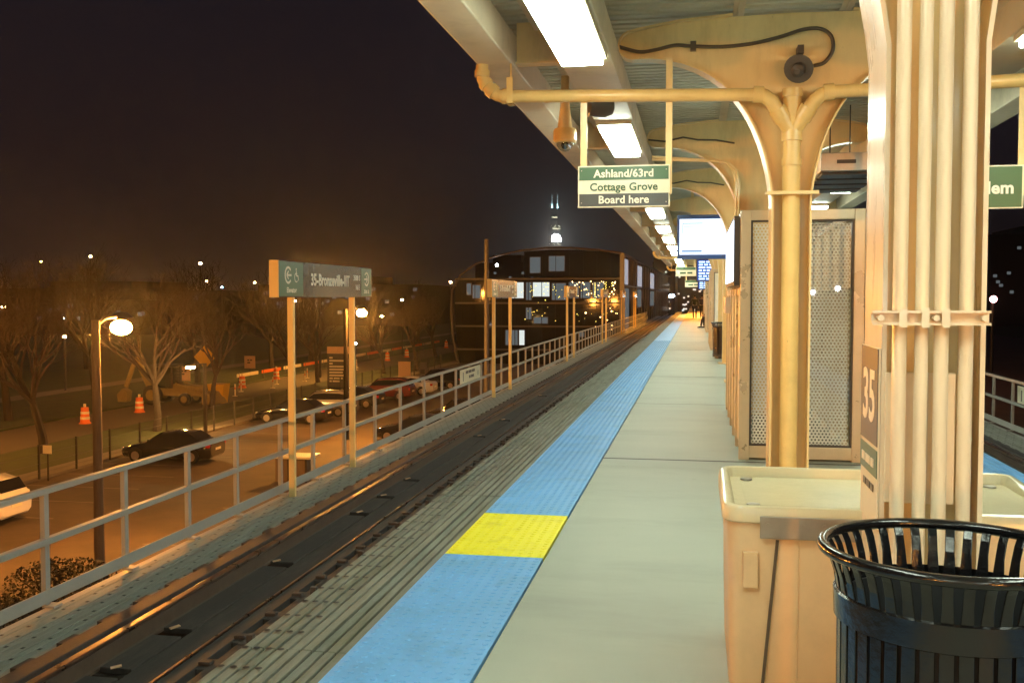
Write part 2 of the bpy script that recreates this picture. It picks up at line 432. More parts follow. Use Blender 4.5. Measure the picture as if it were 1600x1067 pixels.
def arc(c, r, a0, a1, n, plane='xz', y=0.0):
    out = []
    for k in range(n+1):
        t = R(a0 + (a1-a0)*k/n)
        p = (c[0]+r*math.cos(t), c[1]+r*math.sin(t))
        out.append((p[0], y, p[1]) if plane == 'xz' else (p[0], p[1], y))
    return out
ORD = ["nearest", "second", "third", "fourth", "fifth", "sixth", "seventh", "eighth", "ninth", "tenth", "eleventh", "twelfth", "thirteenth", "fourteenth", "fifteenth", "sixteenth", "seventeenth", "eighteenth", "nineteenth", "twentieth"]
XC = 0.79
G = -6.1          # street level
FY = [3.8 + 5.3*k for k in range(-3, 13)]      # canopy frames
YEND = FY[-1] + 2.0

# ================================================================== GROUND
struct("ground", MB().quad((-3000,-400,G-0.3),(3000,-400,G-0.3),(3000,9000,G-0.3),(-3000,9000,G-0.3)), M['grass'])
struct("parking_lot", MB().box(-27.2, 60, -60, 260, G-0.25, G), M['asphalt'])
struct("pavement", MB().box(-28.4, -27.2, -60, 260, G-0.25, G+0.12), M['pave'])
struct("lawn", MB().box(-33.4, -28.4, -60, 260, G-0.25, G+0.06), M['grass'])
struct("road", MB().box(-39.6, -33.4, -60, 400, G-0.25, G-0.06), M['road'])
struct("park_lawn", MB().box(-180, -39.6, -60, 400, G-0.25, G+0.04), M['grass'])
struct("park_path", MB().box(-52, -49.8, -60, 300, G+0.03, G+0.055), M['pave'])
pl = MB()
for k in range(24):
    y = 26 + 2.75*k
    pl.box(-27.1, -22.0, y-0.05, y+0.05, G+0.003, G+0.006)
    pl.box(-17.0, -12.2, y-0.05, y+0.05, G+0.003, G+0.006)
struct("bay_markings", pl, M['paint_line'])

# ================================================================== PLATFORM
pf = MB()
ys = [-14, -8.5, -3.2, 2.0, 10.03]
while ys[-1] < 118: ys.append(ys[-1] + 5.3)
for a, b in zip(ys, ys[1:]):
    pf.box(-0.905, 2.30, a+(.011 if a == 10.03 else .004), b-(.011 if b == 10.03 else .004), -0.30, 0.0)
jf = MB()
for b in ys[1:-1]: jf.box(-0.903, 2.298, b-(.026 if b == 10.03 else .003), b+(.026 if b == 10.03 else .003), -0.05, 0.001)
struct("expansion_joints", jf, M['tie'])
struct("platform_floor", pf, M['concrete'], bevel=0.006)
struct("platform_beam", MB().box(-1.95, 2.95, -14, ys[-1], -0.75, -0.302), M['track_dark'])
yb = [4.39 - 1.675*k for k in range(10, 0, -1)] + [4.39, 6.06, 7.27, 8.95, 10.6]
while yb[-1] < 96: yb.append(yb[-1] + 1.68)
for side in (0, 1):
    x0, x1 = (-1.53, -0.912) if side == 0 else (2.308, 2.92)
    tb = MB(); ty = MB(); dm = MB(); dy = MB()
    for a, b in zip(yb, yb[1:]):
        yel = abs(a-6.06) < .01
        (ty if yel else tb).box(x0, x1, a+0.002, b-0.002, -0.05, 0.008)
        if -1 < a < (36 if side == 0 else 15):
            nx = 10; px_ = (x1-x0)/nx; ny = int((b-a)/px_); py_ = (b-a)/ny
            for i in range(nx):
                for j in range(ny):
                    cx = x0+px_*(i+.5); cy = a+py_*(j+.5)
                    (dy if yel else dm).lathe([(0.017, 0.0075), (0.013, 0.0125), (0.0005, 0.0127)], (cx, cy, 0), 6 if a < 16 else 4)
    o = struct("tactile_paving", tb, M['blue'])
    o2 = dm.build("tactile_domes", M['blue'], o, smooth=True)
    if side == 0:
        o = struct("tactile_paving_yellow", ty, M['yellow']); dy.build("tactile_domes", M['yellow'], o, smooth=True)
    else:
        MBy = ty.build("tactile_tile", M['blue'], o)
# grooved edge boards (track side)
eb = MB()
bx = -1.538
wid = [0.044]*9
for i, w in enumerate(wid):
    segs = -14.0
    yk = -14.0
    while yk < 112:
        L = 3.66
        eb.box(bx-w, bx, yk+0.004, yk+L-0.004, -0.06 + random.uniform(-.003, .003), -0.004 + random.uniform(-.003, .002))
        yk += L
    bx -= w + 0.014
struct("edge_boards", eb, M['plank'], bevel=0.004)
eh = MB()
for k in range(0, 190):                       # rows of drilled holes
    y = -1 + 0.24*k
    for j in range(4):
        x = -1.538 - 0.022 - (j+5)*0.058
        eh.lathe([(0.016, 0.0005), (0.0003, 0.001)], (x, y, 0), 8)
struct("edge_board_holes", eh, M['black_matt'])
bolts = MB()
for k in range(40): bolts.box(-2.075, -2.045, 2+0.8*k, 2.03+0.8*k, -0.05, 0.012)
struct("edge_board_pegs", bolts, M['tie'])
struct("platform_edge_beam", MB().box(-2.03, -1.97, -14, 112, -0.30, -0.065), M['tie'])

# ================================================================== TRACKS
def track(mx, name_side):
    """mx maps a left-side x to this side"""
    def bx2(mb, a, b, *r): mb.box(min(mx(a), mx(b)), max(mx(a), mx(b)), *r)
    t = MB()
    k = -16.0
    while k < 150:
        bx2(t, -4.95, -2.0, k, k+0.22, -1.34, -1.125); k += 0.55
    struct("track_ties", t, M['tie'])
    r = MB(); bs = MB()
    for x in (-4.33, -2.895):
        bx2(bs, x-0.03, x+0.03, -16, 160, -1.10, -0.985); bx2(bs, x-0.065, x+0.065, -16, 160, -1.12, -1.10)
        bx2(r, x-0.037, x+0.037, -16, 160, -0.985, -0.95)
    ro = struct("running_rails", r, M['rail'], bevel=0.01); bs.build("rail_web", M['rail_rust'], ro)
    g = MB(); bx2(g, -4.66, -4.50, -16, 150, -1.12, -0.99)
    struct("guard_timber", g, M['tie'], bevel=0.01)
    p = MB(); gapY = [6.46, 7.35, 9.44, 11.83, 12.91, 14.17, 18.9, 21.5, 27.0]
    yk = -16.0
    for gy in gapY + [150]:
        bx2(p, -4.23, -3.98, yk, gy-0.07, -1.115, -1.07); yk = gy+0.10
    bx2(p, -3.94, -3.56, -16, 150, -1.115, -1.06)
    sh = MB()  # added tan bars, coloured as lamplight caught on board ends in the gaps
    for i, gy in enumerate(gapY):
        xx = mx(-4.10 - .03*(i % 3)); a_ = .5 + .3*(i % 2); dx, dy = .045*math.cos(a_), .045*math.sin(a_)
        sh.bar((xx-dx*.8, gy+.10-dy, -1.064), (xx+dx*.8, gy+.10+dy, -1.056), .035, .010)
    struct("lit_gap_bars", sh, M['lit_gap'])
    struct("track_boards", p, M['track_dark'], bevel=0.006)
    # low guard beam with a row of fastener blocks
    q = MB(); bx2(q, -3.52, -3.39, -16, 150, -1.12, -0.955); bx2(q, -3.32, -3.21, -16, 150, -1.12, -0.958)
    y = -8.0
    while y < 75:
        bx2(q, -3.389, -3.321, y, y+0.21, -1.12, -0.962); y += 0.553
    struct("guard_beam", q, M['track_dark'], bevel=0.006)
    q3 = MB(); bx2(q3, -3.55, -3.525, -16, 150, -1.12, -0.945)
    struct("guard_rail", q3, M['rail'], bevel=0.004)
    q2 = MB(); bx2(q2, -3.16, -3.10, -16, 150, -1.12, -0.99)
    struct("guard_timber", q2, M['tie'], bevel=0.012)
    f = MB(); y = -8.0
    while y < 60:
        bx2(f, -3.40, -3.31, y+0.06, y+0.13, -0.962, -0.935); bx2(f, -3.20, -3.165, y, y+0.12, -1.1, -0.97); y += 0.553
    struct("rail_fasteners", f, M['tie'], bevel=0.006)
    # service walkway of narrow fibreglass planks
    wk = MB(); x = -4.74
    for i in range(12):
        bx2(wk, x-0.064, x, -14, 150, -1.23, -1.17 + (0.004 if i % 3 == 0 else 0)); x -= 0.074
    struct("walkway", wk, M['fibre'], bevel=0.004)
    h = MB()
    for k in range(170):
        y = 2 + 0.24*k
        for i in range(12):
            if i % 2 == k % 2: continue
            h.box(mx(-4.74-0.032-0.074*i)-0.014, mx(-4.74-0.032-0.074*i)+0.014, y, y+0.035, -1.1655, -1.1645)
    struct("walkway_slots", h, M['black_matt'])
    e_ = MB(); bx2(e_, -4.72, -4.68, -14, 150, -1.25, -1.13); bx2(e_, -5.72, -5.64, -14, 150, -1.45, -1.18)
    struct("walkway_edge", e_, M['railing'])
track(lambda x: x, 'left')
track(lambda x: 0.72 - x, 'right')

# ---------------------------------------------------------------- railings
postY = [4.2, 5.47, 6.75, 8.03, 9.31, 10.61, 11.85, 13.23, 14.45, 15.84, 17.46, 19.06, 20.82, 22.36, 23.73]
while postY[-1] < 118: postY.append(postY[-1] + 1.45)
def railing(x, s, label):
    t = thing("railing", label, "railing", (x, 4.0, -1.17))
    for y in postY[:92]:
        p = MB()
        p.box(x-0.035 if s > 0 else x-0.012, x+0.012 if s > 0 else x+0.035, y-0.005, y+0.005, -1.16, -0.13)
        p.box(x+0.007*s-0.005, x+0.007*s+0.005, y+0.0055, y+0.058, -1.16, -0.13)
        if y < 50: p.box(x+0.04*s-0.06, x+0.04*s+0.06, y-0.02, y+0.10, -1.165, -1.145)
        p.build("post", M['railing'], t)
    for z0, z1, nm in ((-0.145, -0.095, "top_rail"), (-0.60, -0.545, "middle_rail"), (-1.12, -1.0, "kick_plate")):
        r = MB()
        r.box(x+0.032*s-0.006, x+0.032*s+0.006, 3.0, 119, z0, z1)
        if nm != "kick_plate": r.box(min(x-0.03*s, x+0.024*s), max(x-0.03*s, x+0.024*s), 3.0, 119, z1-0.012, z1)
        r.build(nm, M['railing'], t)
    return t
railing(-5.70, 1, "long grey steel railing along the left walkway beside the parking lot")
railing(6.45, -1, "grey steel railing along the right walkway, seen right of the column")

# notice plates on the railings
def notice(x, y0, y1, s, label):
    t = thing("notice_board", label, "sign", (x, y0, -0.5))
    MB().box(x-0.004, x+0.004, y0, y1, -0.52, -0.175).build("panel", M['sign_white'], t)
    rt = (0, 1*s, 0); xx = x+0.005*s
    o0 = y0 if s > 0 else y1
    L = y1-y0
    marks([[.26, .34, .34], []], (xx, o0+s*L*0.26, -0.27), rt, (0,0,1), 0.07, 0.06, M['letter_dark'], t)
    marks([[.17, .34]], (xx, o0+s*L*0.42, -0.40), rt, (0,0,1), 0.07, 0.06, M['letter_dark'], t)
    MB().box(min(xx, xx+.003*s), max(xx, xx+.003*s), o0+s*L*.14-.03, o0+s*L*.14+.03, -0.47, -0.25).build("symbol", M['letter_dark'], t)
    MB().box(min(xx, xx+.003*s), max(xx, xx+.003*s), o0+s*L*.88-.03, o0+s*L*.88+.03, -0.43, -0.31).build("symbol", M['letter_dark'], t)
notice(-5.64, 23.9, 26.2, 1, "cream notice plate with two dark lines of text fixed to the left railing")
notice(6.38, 19.9, 21.8, -1, "cream notice plate on the right railing at the photo's right edge")

# ---------------------------------------------------------------- station name signs beyond the left track
def station_sign(y0, label, full):
    t = thing("station_sign", label, "station sign", (-5.5, y0+2, -1.17), "station name signs beyond the left track")
    for yy in (0.53, 3.03):
        MB().box(-5.545, -5.455, y0+yy, y0+yy+0.06, -1.165, 1.60).build("post", M['signpost'], t, bevel=0.006)
    b = MB().box(-5.56, -5.44, y0, y0+3.90, 1.60, 2.09).build("panel", M['sign_grey'], t, bevel=0.004)
    MB().box(-5.565, -5.435, y0-0.012, y0+0.0, 1.598, 2.092).build("end_cap", M['signpost'], t)
    X = -5.436
    MB().box(-5.4395, X-.0005, y0+0.02, y0+0.85, 1.615, 2.075).build("green_field", M['sign_green'], t)
    MB().box(-5.4395, X-.0005, y0+3.36, y0+3.88, 1.615, 2.075).build("green_field", M['sign_green'], t)
    rt, up = (0,1,0), (0,0,1)
    text("35-Bronzeville-IIT", 0.235, M['letter'], t, (X, y0+1.96, 1.775), rt, up, xs=0.93)
    text("3500 S", 0.12, M['letter'], t, (X, y0+3.13, 1.87), rt, up, bold=.02, xs=0.95)
    text("16 E", 0.12, M['letter'], t, (X, y0+3.17, 1.72), rt, up, bold=.02, xs=0.95)
    text("Elevator", 0.10, M['letter'], t, (X, y0+0.44, 1.665), rt, up, bold=.02)
    text("35th St", 0.09, M['letter'], t, (X, y0+3.62, 1.665), rt, up, bold=.02)
    for yc, d in ((0.32, 1), (3.62, -1)):          # ring with an arrow
        ring = MB()
        pts = [(X, y0+yc+d*0.105*math.cos(a), 1.90+0.105*math.sin(a)) for a in [R(40+k*280/18) for k in range(19)]]
        for p, q in zip(pts, pts[1:]): ring.bar(p, q, 0.03, 0.004, up=(1,0,0))
        ring.bar((X, y0+yc+d*0.11, 1.90), (X, y0+yc-d*0.04, 1.90), 0.026, 0.004, up=(1,0,0))
        for sg in (-1, 1): ring.bar((X, y0+yc-d*0.05, 1.90), (X, y0+yc+d*0.01, 1.90+sg*0.055), 0.024, 0.004, up=(1,0,0))
        ring.build("arrow_symbol", M['letter'], t)
    wc = MB()
    wc.sphere((X, y0+0.60, 1.985), 0.018, 1, (0.1,1,1)); wc.bar((X, y0+.60, 1.965), (X, y0+.605, 1.90), 0.02, 0.004, up=(1,0,0))
    wc.bar((X, y0+.60, 1.895), (X, y0+.66, 1.895), 0.02, 0.004, up=(1,0,0)); wc.bar((X, y0+.66, 1.895), (X, y0+.68, 1.83), 0.02, 0.004, up=(1,0,0))
    pts = [(X, y0+.60+.06*math.cos(R(60+a*25)), 1.87+.06*math.sin(R(60+a*25))) for a in range(11)]
    for p, q in zip(pts, pts[1:]): wc.bar(p, q, 0.014, 0.004, up=(1,0,0))
    wc.build("wheelchair_symbol", M['letter'], t)
    return t
for i, y0 in enumerate((12.62, 26.8, 42.9, 59.6, 75.4, 90.5)):
    lab = ["readable grey and green station name sign on two cream posts, closest to the camera",
           "station name sign on cream posts standing in front of the glass building's left half",
           "third station name sign from the camera, before the building's sparkling windows",
           "fourth station name sign from the camera, just left of the building corner",
           "fifth station name sign from the camera, beside the building corner",
           "farthest station name sign on two posts beyond the building corner"][i]
    station_sign(y0, lab, i < 2)

# ================================================================== CANOPY
roof = thing("canopy_roof", "long station canopy roof of corrugated deck, gutters and light raceways over the platform", "canopy", (XC, FY[0]-2, 4.1))
dk = MB(); y = FY[0]-3.0; pit = 0.152
x0c, x1c = -1.88, 3.50
prof = []
while y < YEND:
    prof += [(y, 4.075), (y+0.086, 4.075), (y+0.098, 4.115), (y+0.140, 4.115)]; y += pit
i0 = len(dk.v)
for (yy, z) in prof: dk.v += [(x0c, yy, z), (x1c, yy, z)]
for k in range(len(prof)-1): dk.f.append((2*k, 2*k+1, 2*k+3, 2*k+2))
dk.build("deck", M['deck'], roof)
MB().box(-1.89, 3.51, FY[0]-3, YEND, 4.135, 4.20).build("roof_covering", M['dark_metal'], roof)
for sgn, xa, xb, xi in ((-1, -1.93, -1.62, -1.62), (1, 3.24, 3.55, 3.24)):
    MB().box(xa, xb, FY[0]-3, YEND, 3.66, 3.95).build("gutter", M['canopy'], roof, bevel=0.012)
    MB().box(xa+0.02 if sgn < 0 else xa+.1, xb-.1 if sgn < 0 else xb-.02, FY[0]-3, YEND, 3.952, 4.07).build("fascia", M['canopy'], roof)
MB().box(-1.12, -0.69, FY[0]-3, YEND, 3.53, 3.80).build("light_raceway", M['canopy'], roof, bevel=0.01)
MB().box(-1.02, -0.79, FY[0]-3, YEND, 3.802, 4.07).build("raceway_hanger", M['deck'], roof)
MB().box(2.27, 2.70, FY[0]-3, YEND, 3.53, 3.80).build("light_raceway", M['canopy'], roof, bevel=0.01)
MB().box(2.37, 2.60, FY[0]-3, YEND, 3.802, 4.07).build("raceway_hanger", M['deck'], roof)
for x in (0.34, 1.24): 
    p = MB(); p.box(x-0.05, x+0.05, FY[0]-3, YEND, 4.058, 4.07); p.box(x-0.006, x+0.006, FY[0]-3, YEND, 4.046, 4.058)
    p.build("purlin", M['canopy'], roof)
for x in (-1.40, 2.98):
    MB().box(x-0.05, x+0.05, FY[0]-3, YEND, 3.99, 4.07).build("purlin", M['canopy'], roof)
for yf in FY:
    for xa, xb in ((-1.615, -1.125), (2.705, 3.235)):
        o = MB(); o.box(xa, xb, yf-0.008, yf+0.008, 3.71, 4.068); o.box(xa, xb, yf-0.07, yf+0.07, 3.69, 3.708)
        o.build("outrigger", M['cream'], roof)

# columns with curved arms
def bez(p0, p1, p2, p3, n):
    return [tuple((1-t)**3*a + 3*(1-t)**2*t*b + 3*(1-t)*t*t*c + t**3*d for a, b, c, d in zip(p0, p1, p2, p3)) for t in [k/n for k in range(n+1)]]
low = bez((-.15, 2.45), (-.22, 3.05), (-.46, 3.62), (-1.20, 3.70), 14)            # underside of the arm
tip = arc((-1.34, 3.815), 0.115, 270, 90, 8, 'xy')
tip = [(p[0]-0.02, p[1]) for p in tip]
top = [(-1.30, 3.945), (-.95, 4.0), (-.5, 4.03), (0, 4.04)]
left_outline = [(-.15, 0.02)] + low + tip + top
def mirror(p): return (-p[0], p[1])
def make_column():
    t = thing("canopy_column", "", "column", (0,0,0), "curved steel columns carrying the canopy")
    out = left_outline + [mirror(p) for p in reversed(left_outline[:-1])]
    MB().prism(out, 'y', -0.009, 0.009).build("web", M['cream'], t, local=True)
    for s in (1, -1):
        path = [(-.15, 0.02), (-.15, 1.2)] + low + tip + top[:3]
        w = [0.36, 0.36] + [0.36 - 0.20*k/14 for k in range(15)] + [0.14]*9 + [0.14]*3
        if s < 0: path = [mirror(p) for p in path]
        MB().strip(path, w, 0.016, 0, side=s).build("flange", M['cream'], t, local=True, smooth=True)
    MB().box(-.26, .26, -.26, .26, 0.0, 0.02).build("base_plate", M['cream'], t, local=True, bevel=0.004)
    return t
col0 = make_column()
for k, yf in enumerate(FY):
    lab = {3: "pale steel column at right with conduits and a 35 sign on its side",
           4: "column carrying the big downpipe in front of the perforated windscreen"}.get(k)
    if lab is None:
        lab = (f"canopy column behind the camera, {ORD[2-k]} back along the platform" if k < 3 else
               f"{ORD[k-3]} canopy column from the camera in the row down the platform")
    if k == 0:
        col0.location = (XC, yf, 0); col0['label'] = lab
        cols = [col0]
    else:
        cols.append(dup(col0, (XC, yf, 0), lab))
# near column: cream lightened in colour for the strong light on it
for ch in cols[3].children:
    if ch.name.startswith('web'): continue
    ch.data = ch.data.copy(); ch.data.materials[0] = M['cream_lit']

# strip lights
def make_light():
    t = thing("strip_light", "", "ceiling light", (0,0,0), "strip lights under the canopy")
    MB().box(-.195, .195, -1.13, 1.13, 0.052, 0.098).build("housing", M['canopy'], t, local=True, bevel=0.006)
    MB().box(-.165, .165, -1.1, 1.1, 0.0, 0.05).build("diffuser", M['tube'], t, local=True, bevel=0.01)
    return t
L0 = make_light(); first = True
for row, x in (("left", -0.905), ("right", 2.485)):
    for k in range(-3, 12):
        yc = 6.98 + 5.3*k
        lab = (f"white strip light in the {row} row, {ORD[k]} from the camera" if k >= 0 else
               f"white strip light in the {row} row behind the camera, {ORD[-k-1]} one back")
        if first: L0.location = (x, yc, 3.43); L0['label'] = lab; first = False
        else: dup(L0, (x, yc, 3.43), lab)

# ---------------------------------------------------------------- rainwater pipes
def drain(yf, label, full=True):
    t = thing("drain_pipe", label, "pipe", (XC, yf-0.12, 0), "rainwater pipes on the canopy frames")
    Y = yf-0.21; Yc = yf-0.115
    MB().tube([(XC, Yc, 0.03), (XC, Yc, 3.36)], 0.075, 20).build("downpipe", M['pipe'], t, smooth=True)
    for za, zb, r_ in ((2.93, 3.02, .088), (2.72, 2.78, .083), (3.30, 3.37, .085)):
        MB().tube([(XC, Yc, za), (XC, Yc, zb)], r_, 20).build("coupling", M['pipe'], t, smooth=True)
    MB().box(XC-0.22, XC+0.22, yf-0.215, yf-0.185, 2.47, 2.50).build("clamp_bar", M['cream'], t, bevel=0.003)
    for s in (-1, 1):
        xs = lambda d: XC + s*d
        xe = 2.44
        path = [(xs(.02), Yc-0.02, 3.02), (xs(.10), Y+.05, 3.14), (xs(.18), Y, 3.255), (xs(.235), Y, 3.30), (xs(.30), Y, 3.315), (xs(xe), Y, 3.375)]
        MB().tube(path, [0.062, .062, .062, .06, .055, .055], 14).build("branch_pipe", M['pipe'], t, smooth=True)
        MB().tube([(xs(.245), Y, 3.312), (xs(.33), Y, 3.318)], 0.072, 14).build("coupling", M['pipe'], t, smooth=True)
        MB().tube([(xs(.075), Yc-.03, 3.11), (xs(.135), Y+.03, 3.20)], 0.075, 14).build("coupling", M['pipe'], t, smooth=True)
        el = [(xs(xe), Y, 3.375), (xs(xe+.06), Y, 3.378), (xs(xe+.10), Y, 3.39), (xs(xe+.14), Y, 3.42), (xs(xe+.185), Y, 3.465), (xs(xe+.215), Y, 3.50), (xs(xe+.235), Y, 3.54), (xs(xe+.24), Y, 3.58), (xs(xe+.24), Y, 3.66)]
        MB().tube(el, 0.056, 16).build("elbow", M['pipe'], t, smooth=True)
        for p, q in (((xe+.005, 3.375), (xe+.055, 3.378)), ((xe+.125, 3.407), (xe+.165, 3.447)), ((xe+.19, 3.472), (xe+.218, 3.505)), ((xe+.24, 3.555), (xe+.24, 3.61))):
            MB().tube([(xs(p[0]), Y, p[1]), (xs(q[0]), Y, q[1])], 0.068, 16).build("coupling", M['pipe'], t, smooth=True)
        h = MB(); h.box(xs(xe-.02)-.028, xs(xe-.02)+.028, Y-.068, Y-.062, 3.30, 3.53); h.box(xs(xe-.02)-.028, xs(xe-.02)+.028, Y-.068, Y+.068, 3.30, 3.307)
        h.bar((xs(xe-.02), Y, 3.50), (xs(xe-.02), Y, 3.96), 0.012, 0.012)
        h.build("pipe_hanger", M['pipe'], t)
    return t
drain(9.1, "cream rainwater pipe with wye branches on the column before the perforated windscreen")
drain(46.2, "far rainwater pipe with an elbow at the canopy edge beyond the screen")
drain(67.4, "rainwater pipe at the far end of the canopy")

# ---------------------------------------------------------------- hanging board-here signs
def hang_sign(x0, x1, y, z0, z1, label, kind, postx):
    t = thing("hanging_sign", label, "platform sign", ((x0+x1)/2, y, z1))
    MB().box(x0-.012, x1+.012, y-.009, y+.009, z0-.012, z1+.012).build("panel", M['sign_white'], t, bevel=0.003)
    for p, zt in postx:
        q = MB(); q.box(p-.028, p+.028, y+.0095, y+.018, z0+.1, zt); q.box(p+.020, p+.028, y+.018, y+.055, z1+.015, zt)
        q.build("hanger", M['cream'], t)
    F = y-.0095; h = z1-z0; rt, up = (1,0,0), (0,0,1); xm = (x0+x1)/2
    if kind == 'board':
        za, zb = z1-h*.345, z0+h*.325
        MB().box(x0, x1, F-.003, F, za+.003, z1).build("green_band", M['sign_green'], t)
        MB().box(x0, x1, F-.003, F, z0, zb-.003).build("dark_band", M['sign_dark'], t)
        text("Ashland/63rd", h*.275, M['letter'], t, (xm, F-.005, za+h*.082), rt, up, xs=1.0, bold=.025)
        text("Cottage Grove", h*.275, M['letter_green'], t, (xm, F-.003, zb+h*.072), rt, up, xs=1.0, bold=.025)
        text("Board here", h*.275, M['letter'], t, (xm, F-.005, z0+h*.072), rt, up, xs=1.0, bold=.022)
        sc = MB()
        for xx in (x0+.02, x1-.02):
            for zz in (z0+.03, z1-.03): sc.sphere((xx, F-.004, zz), .006, 1)
        sc.build("screw", M['steel'], t)
        marks([[.035]], (x1-.11, F-.004, z0+.045), rt, up, .006, .01, M['letter_dark'], t)
    else:
        MB().box(x0, x1, F-.003, F, z0, z1).build("green_band", M['sign_green'], t)
        text("Harlem", h*.42, M['letter'], t, (xm+.125, F-.005, z0+h*.34), rt, up, xs=1.0, bold=.03)
    return t
hang_sign(-1.02, -0.245, 8.9, 2.395, 2.735, "hanging platform sign reading Ashland/63rd, Cottage Grove, Board here", 'board', ((-.985, 3.33), (-.245, 3.66)))
hang_sign(1.80, 2.60, 8.9, 2.335, 2.665, "green hanging sign reading Harlem, partly behind the near column at right", 'harlem', ((1.84, 3.32), (2.60, 3.32)))
def far_sign(x0, x1, y, z0, z1, label):
    t = thing("hanging_sign", label, "platform sign", ((x0+x1)/2, y, z1))
    MB().box(x0, x1, y-.01, y+.01, z0, z1).build("panel", M['sign_white'], t)
    MB().box(x0+.02, x1-.02, y-.014, y-.0105, z0+(z1-z0)*.68, z1-.01).build("green_band", M['sign_green'], t)
    marks([[(x1-x0)*.3, (x1-x0)*.25]], (x0+(x1-x0)*.2, y-.0105, z0+.12), (1,0,0), (0,0,1), .07, .03, M['letter_green'], t)
    h = MB()
    for x in (x0+.06, x1-.06): h.box(x-.025, x+.025, y+.011, y+.03, z0+.1, 3.66)
    h.build("hanger", M['cream'], t)
far_sign(-.78, -.02, 38.9, 2.40, 2.74, "small cream hanging sign below the left corner of the big white screen")
far_sign(-.62, .25, 56.0, 2.16, 2.52, "farthest hanging sign, tucked under the dark blue screen")

# ---------------------------------------------------------------- horn speaker and its cable on the second frame
yw = 9.1-0.0095
t = thing("horn_speaker", "dark round horn speaker on the web above the pipe junction", "speaker", (0.87, yw, 3.58))
MB().tube([(.87, yw, 3.60), (.87, yw-.06, 3.60)], .05, 14).build("mount", M['horn'], t, smooth=True)
h = MB(); c0 = Vector((.87, yw-.05, 3.60)); d = Vector((-.22, -.86, -.46)).normalized()
h.tube([c0, c0+d*.05, c0+d*.12, c0+d*.17, c0+d*.185], [.05, .062, .095, .118, .122], 22)
h.build("horn", M['horn'], t, smooth=True)
c1 = c0+d*.187
MB().tube([c1, c1+d*.012, c1+d*.06, c1+d*.075], [.058, .06, .055, .03], 18).build("driver", M['dark_metal'], t, smooth=True)
MB().tube([c1+d*.07, c1+d*.085], .022, 12).build("cap", M['horn'], t, smooth=True)
MB().box(.825, .875, yw-.17, yw-.002, 3.655, 3.725).build("bracket", M['dark_metal'], t)
cab = []
ctrl = [(.97, 3.575), (1.06, 3.60), (1.125, 3.70), (1.11, 3.82), (1.02, 3.885), (.88, 3.885), (.68, 3.83), (.45, 3.785), (.20, 3.77), (-.05, 3.785), (-.2, 3.80), (-.36, 3.77), (-.5, 3.755), (-.62, 3.785), (-.72, 3.82)]
for i in range(len(ctrl)-1):
    p0 = ctrl[max(i-1,0)]; p1 = ctrl[i]; p2 = ctrl[i+1]; p3 = ctrl[min(i+2, len(ctrl)-1)]
    for k in range(5):
        u = k/5
        f = lambda a,b,c,d_: 0.5*((2*b)+(-a+c)*u+(2*a-5*b+4*c-d_)*u*u+(-a+3*b-3*c+d_)*u**3)
        cab.append((f(p0[0],p1[0],p2[0],p3[0]), yw-.03, f(p0[1],p1[1],p2[1],p3[1])))
cab.append((ctrl[-1][0], yw-.03, ctrl[-1][1]))
co = tag(MB().tube(cab, .016, 8).build("cable", M['cable'], smooth=True), "dark looping cable from the horn speaker along the curved arm", "cable")
MB().box(-.07, -.02, yw-.052, yw-.001, 3.745, 3.825).build("clip", M['cable'], co)
# thinner cables on farther frames
for yf, lab in ((14.4, "thin dark cable sagging along the third frame's arm"), (19.7, "thin dark cable along the fourth frame's arm")):
    pts = [(.5, yf-.03, 3.72), (.25, yf-.03, 3.77), (0, yf-.03, 3.78), (-.2, yf-.03, 3.82), (-.45, yf-.03, 3.77), (-.7, yf-.03, 3.8)]
    tag(MB().tube(pts, .012, 6).build("cable", M['cable'], smooth=True), lab, "cable")
# dark speaker beneath the raceway
t = thing("projector_speaker", "dark brown bell-shaped loudspeaker hanging behind the cream pipe", "speaker", (-.95, 9.7, 3.53))
h = MB(); a = Vector((-1.03, 9.6, 3.405)); d = Vector((.93, .25, -.05)).normalized()
h.tube([a, a+d*.03, a+d*.09, a+d*.18, a+d*.245, a+d*.26], [.05, .09, .10, .10, .07, .03], 18)
h.build("bell", M['horn'], t, smooth=True)
MB().bar((-.93, 9.63, 3.42), (-.93, 9.63, 3.53), .03, .01).build("bracket", M['cream'], t)
MB().tube([(-1.04, 9.6, 3.39), (-1.04, 9.6, 3.33), (-1.01, 9.6, 3.30)], .010, 6).build("lead", M['cream'], t)
# dome camera
t = thing("dome_camera", "cream dome camera on a stem hanging from the canopy's left edge", "security camera", (-1.42, 11.0, 3.95))
MB().lathe([(.001, 3.43), (.115, 3.425), (.128, 3.40), (.128, 3.30), (.105, 3.275), (.001, 3.275)], (-1.42, 11, 0), 24).build("body", M['pipe'], t, smooth=True)
MB().lathe([(.092, 3.272)] + [(.092*math.cos(R(a)), 3.272-.092*math.sin(R(a))) for a in range(10, 91, 10)], (-1.42, 11, 0), 20).build("dome", M['clear'], t, smooth=True)
MB().sphere((-1.42, 11, 3.25), .045, 2).build("lens_ball", M['black'], t, smooth=True)
st = MB(); st.tube([(-1.42, 11, 3.42), (-1.42, 11, 3.60), (-1.42, 11, 3.72)], [.085, .06, .05], 14); st.tube([(-1.42, 11, 3.70), (-1.42, 11, 3.99)], .045, 12)
st.build("stem", M['cream'], t, smooth=True)

